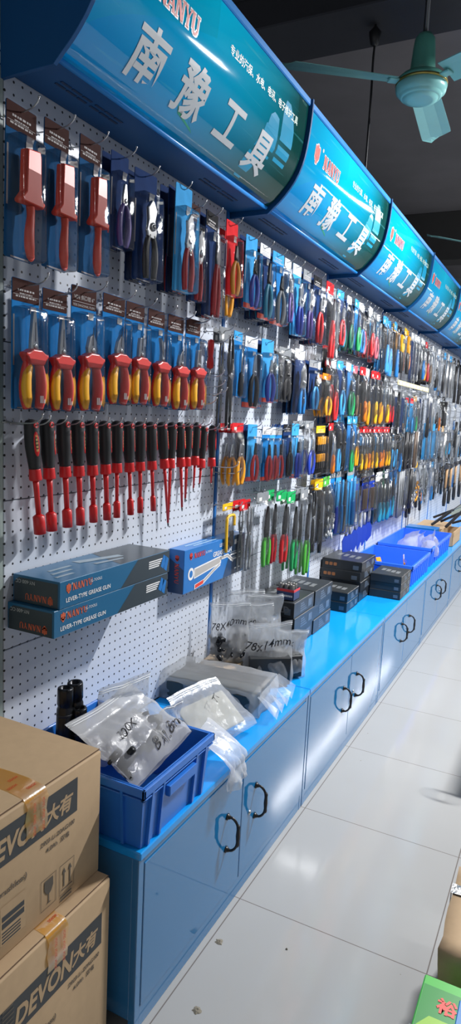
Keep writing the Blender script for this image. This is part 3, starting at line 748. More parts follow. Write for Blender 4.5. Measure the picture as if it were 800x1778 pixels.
def card_pack(kind, c1, c2, card, header, style='card', text=None):
    """pack root with card, print, blister and tool"""
    t = empty('tool_pack')
    if style == 'card':
        b = MB().plate(rrect(.100, .31, .005, 0, -.150), -.0012, .0012, 0.0005)
        hh = .045 if header != card else .0
        if header == 'brown': hh = .052
        if hh:
            b.plate(rrect(.0985, hh, .003, 0, .004 - hh / 2), .0013, .0018, 0, 1)
        b.build('backing_card', [CM(card), CM(header)], t)
        pr = MB(); 
        if hh:
            if text:
                for (s_, sz, z) in text:
                    w, h = text_w(s_); pr.text(s_, min(sz, .088 / w), lambda x, y, z=z: (.0021, x, z + y))
                pr.box((.0018, -.046, -.0345), (.0021, .046, -.0335))
            else:
                for z, w, hh_ in ((-.021, .060, .0042), (-.029, .046, .0026), (-.0365, .074, .0036)):
                    y = -w / 2
                    while y < w / 2:
                        q = random.uniform(.003, .011); pr.box((.0018, y, z - hh_ / 2), (.0021, min(y + q, w / 2), z + hh_ / 2)); y += q + random.uniform(.0015, .004)
                pr.box((.0018, -.046, -.0327), (.0021, .046, -.0320))
        pr.box((.0012, -.046, -.20), (.0016, -.041, -.08)); pr.box((.0012, -.030, -.303), (.0016, .030, -.300))
        if pr.v: pr.build('card_print', mat('faded_print', (.38, .36, .36), .6), t)
        MB().plate(rrect(.022, .013, .001, .026, -.066), .0024, .0030).build('price_sticker', LAB, t)
        if header in ('sky', 'white') and kind.startswith('pliers'): MB().plate(rrect(.098, .022, .002, 0, -.292), .0013, .0030).build('footer_strip', PM('coral', .5), t)
        zt, zb = -.06, -.306
        bl = MB().plate(rrect(.092, zb * -1 + zt, .010, 0, (zt + zb) / 2), .0014, .046, .010, 0, False, True)
        # bulge of the blister is a little lower at the top
        bl.v = [(x * (0.8 + 0.2 * min(1, (zt - z) / .08)) if x > .002 else x, y, z) for (x, y, z) in bl.v]
        bl.build('blister', BLISTER, t)
    else:                            # soft clear pouch with a header strip
        b = MB().plate(rrect(.098, .045, .004, 0, -.017), -.001, .001); b.build('header_card', [CM(header)], t)
        if card != 'none':
            c = MB().plate(rrect(.09, .25, .004, 0, -.17), -.0012, .0004); c.build('backing_card', [CM(card)], t)
        MB().plate(rrect(.022, .015, .001, -.02, -.022), .0012, .0016).build('price_sticker', LAB, t)
        g = MB(); nu, nv = 9, 14; vs = []
        sd = random.random() * 50
        for j in range(nv):
            for i in range(nu):
                u = i / (nu - 1); v = j / (nv - 1); e = min(1, 4 * u * (1 - u)) ** .6 * min(1, 1.35 * math.sin(math.pi * (0.02 + v * .96))) ** .7
                x = .0006 + e * .036 + noise.noise((u * 4 + sd, v * 7, 0)) * .007 * e
                vs.append((x, -.049 + .098 * u, -.03 - .278 * v))
        g.add(vs, [[j * nu + i, j * nu + i + 1, (j + 1) * nu + i + 1, (j + 1) * nu + i][::-1] for j in range(nv - 1) for i in range(nu - 1)], 0, True)
        g.build('clear_pouch', POUCH, t)
    tool_parts(kind, c1, c2, t)
    return t

def bare_tool(kind, c1, c2):
    t = empty('hand_tool'); tool_parts(kind, c1, c2, t)
    return t

def hook_mesh():
    if 'hook' not in MC:
        m = MB(); p = smooth([(0.002, 0, 0.012), (0.006, 0, 0.002), (0.02, 0, -0.0005), (0.075, 0, 0.0), (0.105, 0, 0.004), (0.122, 0, 0.014), (0.126, 0, 0.022)], 3)
        m.sweep(p, 0.0019, 6, ref=(0, 1, 0)); m.sweep([(-.006, 0, 0.012), (.003, 0, .0125)], .0019, 6, ref=(0, 1, 0)); m.sweep([(.004, -.012, .0), (.004, .012, 0)], .0022, 6, ref=(1, 0, 0))
        m.lathe([(.0026, -.002), (.003, 0), (.0026, .002)], 8, org=(.126, 0, .024))
        o = m.build('peg_hook', WIRE); MC['hook'] = o.data; bpy.data.objects.remove(o)
    return MC['hook']
def peg_hook(y, z, label, group='wire hooks in the boards', sc_=1.0):
    o = bpy.data.objects.new('peg_hook', hook_mesh()); COL.objects.link(o)
    o.location = (WX, y, z); o.scale = (sc_, 1, 1); o.rotation_euler = (0, 0, random.uniform(-.03, .03))
    tag(o, label, 'hook', group); return o
PROTO = {}
PNAME = {'stripknife': 'cable_knife_pack', 'pliers': 'pliers_pack', 'pliers_long': 'pliers_pack', 'snips': 'snips_pack', 'longcutter': 'cutter_pack', 'driver': 'screwdriver_pack', 'file': 'file_pack', 'wrench': 'wrench_pack',
         'rods': 'bar_pack', 'sandpad': 'abrasive_pack', 'grits': 'parts_pouch', 'stripper': 'wire_stripper_pack', 'secateur': 'pruner_pack', 'knives': 'small_tool_card', 'hacksaw': 'hacksaw_pack', 'shears': 'shears_pack'}
def get_proto(key):
    if key not in PROTO:
        kind, c1, c2, card, header, style, text = key
        PROTO[key] = [card_pack(kind, c1, c2, card, header, style, text), False]
    p = PROTO[key]
    if not p[1]: p[1] = True; return p[0]
    return copy_tree(p[0])
def hang(kind, c1, c2, card, header, style, x, y, ztop, w, h, label, cat='tool pack', group=None, rz=None, ry=0.0, text=None, rx=None, name='tool_pack', sx=1.0):
    o = get_proto((kind, c1, c2, card, header, style, text))
    o.name = PNAME.get(kind, 'insulated_pliers_pack')
    o.location = (x, y, ztop - .004 * h / .31); o.scale = (sx * min(1.15, max(.6, h / .31)), w / .10, h / .31)
    o.rotation_euler = (random.uniform(-.02, .02) if rx is None else rx, ry, random.uniform(-.07, .07) if rz is None else rz)
    tag(o, label, cat, group); return o
# ------------------------------------------------------------------ goods of the nearest bay
HK = []                                            # (y, z, short description) for the wire hooks
def near(key, x, y, zt, w, h, label, cat, group, n=1, rz=None, text=None, hook=True, name='tool_pack', hl=None):
    hang(*key, x, y, zt, w, h, label, cat, group, rz, 0.0, text, name=name)
    kb = key if key[5] == 'pouch' or key[0] in ('knives',) else (key[0], key[1], 'black', 'navy', 'navy', 'card')
    for k in range(1, n):
        hang(*kb, x - .028 * k, y + random.uniform(-.003, .003), zt - random.uniform(0, .006), w, h, 'pack right behind the ' + (hl or label) if k == 1 else 'rearmost pack behind the ' + (hl or label), cat, group, rz if rz is not None else random.uniform(-.06, .06), 0.0, text, name=name, sx=.55)
    if hook: HK.append((y, zt - .012, hl or label))
KN = ('stripknife', 'coral', 'silver', 'steelblue', 'brown', 'card')
near(KN, -1.215, 1.250, 2.243, .098, .340, 'coral red cable knife in blister pack, leftmost in the top row', 'tool pack', 'red cable knife packs', hl='leftmost red cable knife pack', rz=.02)
near(KN, -1.215, 1.369, 2.252, .088, .346, 'coral red cable knife in blister pack, middle of the three', 'tool pack', 'red cable knife packs', hl='middle red cable knife pack', rz=0.0)
near(KN, -1.215, 1.498, 2.262, .088, .344, 'coral red cable knife in blister pack, right of the three', 'tool pack', 'red cable knife packs', hl='right-hand red cable knife pack', rz=0.03)
near(('pliers', 'purple', 'silver', 'navy', 'navy', 'card'), -1.215, 1.628, 2.270, .078, .255, 'small purple-handled pliers pack right of the red cable knives', 'tool pack', None, 2, hl='purple-handled pliers pack')
near(('snips', 'black', 'silver', 'navy', 'navy', 'card'), -1.205, 1.742, 2.258, .105, .310, 'black-handled tin snips with chrome blades in a wide blue blister pack', 'tool pack', None, 2, hl='black-handled tin snips pack')
near(('snips', 'crimson', 'silver', 'sky', 'sky', 'card'), -1.185, 1.925, 2.272, .096, .325, 'red-handled snips on a bright blue card in front of a dark stack', 'tool pack', 'red-handled snips packs', 3, hl='red-handled snips on bright blue card')
near(('snips', 'crimson', 'silver', 'navy', 'brown', 'card'), -1.20, 2.022, 2.246, .062, .313, 'narrow red-handled snips pack with dark header beside the bright blue card', 'tool pack', 'red-handled snips packs', 1, hl='narrow red-handled snips pack')
near(('longcutter', 'crimson', 'silver', 'navy', 'black', 'card'), -1.20, 2.140, 2.252, .095, .350, 'long red-handled cutter pack before the blue post, top row', 'tool pack', None, 2, hl='long red-handled cutter pack')
near(('pliers', 'amber', 'black', 'red', 'red', 'card'), -1.20, 2.293, 2.262, .100, .263, 'yellow-handled pliers on a red card at the end of the first bay', 'tool pack', None, 1, hl='yellow-handled pliers on red card')
near(('pliers_long', 'amber', 'black', 'none', 'red', 'pouch'), -1.24, 2.318, 2.24, .090, .315, 'long amber-handled pliers pouch hanging behind the red card', 'tool pack', None, 1, hook=False)
VD = lambda st: ('vde_' + st, 'red', 'yellow', 'blue', 'brown', 'card')
VROW = [('long', 1.287, .095, 1.867, .312, 'red and yellow long-nose pliers pack at the left end of its row'),
        ('long', 1.391, .092, 1.862, .308, 'red and yellow needle-nose pliers pack, second from the left'),
        ('cutter', 1.507, .105, 1.890, .333, 'red and yellow side cutters pack with readable brown header, third from left'),
        ('heavy', 1.642, .104, 1.892, .313, 'red and yellow heavy side cutters pack, fourth from the left'),
        ('combi', 1.749, .096, 1.888, .305, 'red and yellow combination pliers pack, fifth from the left'),
        ('hook', 1.866, .096, 1.885, .304, 'red and yellow hooked-blade cutter pack, sixth from the left'),
        ('heavy', 1.984, .100, 1.885, .312, 'red and yellow pointed cutters pack, seventh from the left'),
        ('combi', 2.099, .100, 1.890, .313, 'red and yellow flat-jaw pliers pack at the right end of its row')]
for k, (st, y, w, zt, h, lab) in enumerate(VROW):
    tx = (('VDE 斜口钳 6"', .013, -.022), ('VDE DIAGONAL PLIERS', .009, -.042)) if k == 2 else None
    near(VD(st), -1.235, y, zt, w, h, lab, 'pliers pack', 'red and yellow insulated pliers packs', 1, .0 if k else .03, tx, name='pliers_pack', hl=lab.split(',')[0].replace(' with readable brown header', '').replace(' at the left end of its row', ''))
# ------------------------------------------------------------------ red and black screwdrivers on one row of hooks
GRIP = mat('soft_black_grip', (0.014, 0.014, 0.016), 0.48); SRED = mat('insulation_red', (0.60, 0.016, 0.018), 0.36)
def screwdriver(L, sock, r=1.0, turn=0.0):
    """L below the hanging hole; sock: radius of the nut socket or 0 for a pointed tip"""
    t = empty('screwdriver')
    g = MB().lathe([(.004, .014), (.012, .011), (.0165, .003), (.0172, -.010), (.0185, -.035), (.0185, -.055), (.0165, -.080), (.0142, -.105), (.0140, -.112)], 18)
    g.v = [(x * r * 1.08, y * r * 1.08, z) for x, y, z in g.v]; g.build('grip', GRIP, t)
    ins = MB()
    ol = ell(.017 * r, .064, 0, -.047, 16)
    q = MB().plate(ol, 0, .0035, .0012, smooth=True)
    for s in (0, 1):
        a = turn + math.pi * s; ca, sa = math.cos(a), math.sin(a)
        vs = []
        for (x, y, z) in q.v:
            d = .0162 * r + x - (y * y) * 16 ; vs.append((d * ca - y * sa, d * sa + y * ca, z))
        ins.add(vs, q.f, 0, True)
    ins.build('grip_inlay', SRED, t)
    pr = MB(); a = turn; ca, sa = math.cos(a), math.sin(a)
    for j in range(5):
        for w in (-.0022, .0012):
            b = MB().box((.0192 * r, w, -.030 - .009 * j), (.0199 * r, w + .0022, -.024 - .009 * j)); b.v = [(x * ca - y * sa, x * sa + y * ca, z) for x, y, z in b.v]; pr.add(b.v, b.f)
    pr.build('grip_print', mat('gold_print', (.62, .42, .15), .4), t)
    rg = MB(); ring = [(0.0162 * r, .0062 * math.cos(2 * math.pi * i / 14), .0062 * math.sin(2 * math.pi * i / 14)) for i in range(15)]
    rg.sweep(ring, .0024, 6, caps=False); rg.lathe([(.0055, 0), (.0055, .004)], 12, axis='x', org=(.0125 * r, 0, 0), mi=1); rg.build('hanging_eye', [SRED, BLACK], t)
    MB().lathe([(.0146, -.108), (.0150, -.116), (.0165, -.138), (.0160, -.142), (.007, -.143)], 18).build('collar', SRED, t)
    sh = MB(); rs = (.0075 if sock > .011 else .0058 if sock else .0050) * r
    if sock:
        sh.lathe([(rs * 1.15, -.140), (rs, -.165), (rs * .92, -(L - .05))], 12); sh.build('shaft', SRED, t)
        MB().lathe([(rs, -(L - .052)), (sock, -(L - .046)), (sock, -L), (sock * .7, -L), (sock * .7, -L + .008)], 16).build('nut_socket', SRED, t)
    else:
        sh.lathe([(rs * 1.25, -.140), (rs * 1.1, -.17), (rs * .8, -(L - .016))], 12); sh.build('shaft', SRED, t)
        MB().lathe([(rs * .72, -(L - .017)), (rs * .6, -(L - .006)), (.0008, -L)], 10).build('tip', DSTEEL, t)
    return t
DR = [(1.295, 1.53, 1.233, .0155, .037), (1.352, 1.531, 1.236, .0145, .024), (1.415, 1.532, 1.238, .0135, .024), (1.473, 1.531, 1.237, .0125, .021), (1.534, 1.53, 1.238, .012, .018), (1.593, 1.53, 1.237, .0115, .023),
      (1.653, 1.531, 1.239, .0105, .011), (1.711, 1.53, 1.239, .0105, .026), (1.774, 1.53, 1.24, .0095, .015), (1.834, 1.53, 1.237, .009, .032), (1.9, 1.53, 1.166, 0, .065), (1.963, 1.53, 1.182, 0, -.004), (2.014, 1.531, 1.214, 0, .039),
      (2.068, 1.531, 1.247, 0, .002), (2.132, 1.532, 1.279, 0, -.007), (2.186, 1.52, 1.291, 0, -.019), (2.25, 1.522, 1.288, 0, .01)]
for k, (y, zt, zb, sock, dy) in enumerate(DR):
    r = 1.0 if k < 10 else .95 if k < 14 else .78
    Ls = zt - zb - .012
    o = screwdriver(Ls, sock, r, -0.25 if k == 0 else 0.55 + .04 * (k % 3) if k < 10 else .3 + .1 * (k % 4))
    sw = .85 if k >= 14 else 1
    o.location = (-1.222, y, zt - .012); o.rotation_euler = (math.atan2(dy, zt - zb), 0, 0)
    if k < 10: lab = f'red and black nut driver with socket end, {ORD[k]} in the row from the left'
    else: lab = f'red and black pointed screwdriver, {ORD[k - 10]} after the nut drivers'
    tag(o, lab, 'screwdriver', 'red and black insulated drivers')
    HK.append((y, zt - .012, f'{ORD[k]} red and black driver from the left'))
# red mains tester and a long pouch at the right edge of the bay
t = thing('tester_screwdriver', 'small red tester screwdriver hanging alone right of the pliers packs', 'screwdriver', (-1.235, 2.235, 1.826))
MB().lathe([(.003, .012), (.011, .008), (.0125, -.004), (.0105, -.03), (.009, -.05), (.013, -.075), (.0125, -.09), (.006, -.095)], 14).build('handle', SRED, t)
MB().lathe([(.003, -.09), (.0026, -.13), (.001, -.145)], 8).build('blade', STEEL, t)
HK.append((2.235, 1.826, 'small red tester screwdriver'))
near(('shears', 'black', 'silver', 'none', 'grey', 'pouch'), -1.20, 2.275, 1.884, .085, .376, 'long clear pouch with black and blue shears beside the blue post', 'tool pack', None, 2, hl='long clear shears pouch')
# empty hooks
for k, (y, z) in enumerate(((2.20, 1.70), (2.215, 1.665), (2.19, 1.63), (2.16, 1.60), (2.235, 1.64))):
    peg_hook(y, z, f'empty steel hook below the red tester screwdriver, {ORD[k]} of five', 'empty hooks below the tester')
peg_hook(1.268, 1.522, 'empty steel hook left of the first nut driver')
peg_hook(2.36, 1.36, 'upper empty hook on the blue post right of the drivers'); peg_hook(2.385, 1.335, 'lower empty hook on the blue post right of the drivers')

# ------------------------------------------------------------------ goods of the second bay
C = 'card'; Po = 'pouch'
SEC = [  # row, kind.., x, y, ztop, w, h, description, copies behind
 ('top', ('pliers', 'royal', 'black', 'sky', 'sky', C), -1.195, 2.452, 2.250, .090, .272, 'blue-handled pliers pack on a bright blue card', 3),
 ('top', ('pliers_long', 'teal', 'black', 'navy', 'white', C), -1.195, 2.580, 2.248, .105, .292, 'teal-handled long-nose pliers pack', 3),
 ('top', ('pliers', 'grey', 'black', 'blue', 'sky', C), -1.195, 2.715, 2.247, .110, .296, 'grey-handled pliers pack with black jaws', 3),
 ('top', ('pliers', 'purple', 'silver', 'none', 'white', Po), -1.195, 2.822, 2.245, .080, .27, 'purple-handled pliers pouch', 1),
 ('top', ('vde_combi', 'red', 'yellow', 'none', 'grey', Po), -1.2, 2.60, 2.20, .05, .05, '', 0),
 ('top', ('snips', 'royal', 'silver', 'sky', 'white', C), -1.195, 2.93, 2.245, .105, .310, 'royal blue-handled snips pack', 1),
 ('top', ('snips', 'purple', 'silver', 'navy', 'grey', C), -1.195, 3.06, 2.246, .105, .312, 'violet-handled snips pack', 3),
 ('top', ('pliers', 'red', 'silver', 'navy', 'black', C), -1.195, 3.205, 2.247, .105, .322, 'red-handled pliers pack', 3),
 ('top', ('longcutter', 'red', 'silver', 'none', 'red', Po), -1.19, 3.375, 2.25, .105, .375, 'long red-topped cutter pouch', 1),
 ('top', ('wrench', 'silver', 'silver', 'none', 'grey', Po), -1.20, 3.47, 2.24, .10, .36, 'grey wrench pouch beside the red-topped one', 1),
 ('second', ('driver', 'black', 'silver', 'blue', 'sky', C), -1.20, 2.385, 1.884, .085, .250, 'black-handled screwdriver pack on a blue card', 1),
 ('second', ('pliers_long', 'black', 'silver', 'blue', 'white', C), -1.20, 2.505, 1.878, .105, .282, 'black-handled long-nose pliers pack', 1),
 ('second', ('pliers', 'royal', 'silver', 'sky', 'sky', C), -1.195, 2.655, 1.885, .115, .262, 'blue-handled pliers pack on a sky blue card', 3),
 ('second', ('snips', 'black', 'black', 'none', 'grey', Po), -1.195, 2.850, 1.872, .125, .235, 'wide black cutter pouch', 3),
 ('second', ('snips', 'blue', 'silver', 'navy', 'white', Po), -1.195, 3.03, 1.884, .120, .305, 'blue-handled cutter pouch', 3),
 ('second', ('pliers', 'sky', 'black', 'navy', 'grey', C), -1.20, 3.235, 1.853, .115, .245, 'sky blue-handled pliers pack', 3),
 ('second', ('pliers_long', 'amber', 'black', 'none', 'orange', Po), -1.19, 3.42, 1.80, .120, .22, 'amber-handled pliers pouch with orange header', 3),
 ('second', ('pliers', 'crimson', 'black', 'black', 'red', C), -1.22, 3.46, 1.95, .09, .12, 'small dark red pack above the orange header', 1),
 ('third', ('pliers', 'amber', 'silver', 'none', 'red', Po), -1.20, 2.420, 1.534, .115, .250, 'yellow-handled pliers pouch with red header', 3),
 ('third', ('pliers', 'red', 'black', 'sky', 'sky', C), -1.20, 2.560, 1.530, .095, .237, 'red-handled pliers pack on a sky blue card', 3),
 ('third', ('pliers', 'red', 'black', 'blue', 'white', C), -1.195, 2.690, 1.522, .085, .236, 'left red pliers pack of the close-set trio', 1),
 ('third', ('pliers', 'red', 'black', 'sky', 'white', C), -1.20, 2.765, 1.520, .085, .236, 'middle red pliers pack of the close-set trio', 1),
 ('third', ('pliers', 'red', 'black', 'blue', 'grey', C), -1.205, 2.845, 1.519, .085, .236, 'right red pliers pack of the close-set trio', 1),
 ('third', ('pliers', 'black', 'black', 'navy', 'black', C), -1.20, 2.942, 1.534, .095, .246, 'black pliers pack on a navy card', 3),
 ('third', ('pliers', 'royal', 'black', 'sky', 'sky', C), -1.20, 3.045, 1.537, .100, .262, 'blue pliers pack on a sky blue card', 1),
 ('third', ('pliers', 'royal', 'silver', 'none', 'grey', Po), -1.185, 3.19, 1.553, .150, .270, 'big royal blue pliers pouch', 3),
 ('third', ('knives', 'amber', 'black', 'black', 'yellow', C), -1.20, 3.405, 1.530, .150, .255, 'card of small yellow and black tools', 1),
 ('third', ('driver', 'orange', 'silver', 'none', 'red', Po), -1.20, 3.575, 1.545, .100, .280, 'orange-handled tool pouch with red header', 1),
 ('fourth', ('hacksaw', 'yellow', 'silver', 'none', 'yellow', Po), -1.225, 2.415, 1.21, .095, .20, 'small yellow hacksaw pack above the grease gun box', 1),
 ('fourth', ('shears', 'grey', 'silver', 'none', 'red', Po), -1.20, 2.525, 1.215, .110, .30, 'grey shears pouch with red header', 2),
 ('fourth', ('secateur', 'lime', 'black', 'none', 'grey', Po), -1.165, 2.625, 1.243, .112, .322, 'green-handled pruner pouch, frontmost', 1),
 ('fourth', ('secateur', 'crimson', 'black', 'none', 'green', Po), -1.205, 2.800, 1.235, .095, .335, 'red-handled pruner pouch, left', 1),
 ('fourth', ('secateur', 'red', 'black', 'none', 'green', Po), -1.18, 2.870, 1.230, .105, .338, 'red-handled pruner pouch, right', 1),
 ('fourth', ('secateur', 'green', 'black', 'none', 'green', Po), -1.185, 3.005, 1.212, .115, .383, 'green-handled pruner pouch, middle', 2),
 ('fourth', ('secateur', 'lime', 'black', 'none', 'grey', Po), -1.175, 3.155, 1.222, .125, .44, 'big green-handled pruner pouch, right', 2),
 ('fourth', ('shears', 'black', 'silver', 'none', 'black', Po), -1.205, 3.31, 1.22, .075, .36, 'narrow black tool pouch', 1),
 ('fourth', ('file', 'black', 'silver', 'none', 'yellow', Po), -1.20, 3.435, 1.245, .110, .405, 'black-handled chisel pouch with yellow header', 2)]
ROWN = {'top': 'top row', 'second': 'second row', 'third': 'third row', 'fourth': 'fourth row', 'middle': 'small-card row'}
for (row, key, x, y, zt, w, h, d, n) in SEC:
    if not n: continue
    near(key, x, y, zt, w, h, f'{d}, {ROWN[row]} under second sign', 'tool pack', 'packs in the second bay', n, None, None, True, 'tool_pack', f'{d}, {ROWN[row]}')
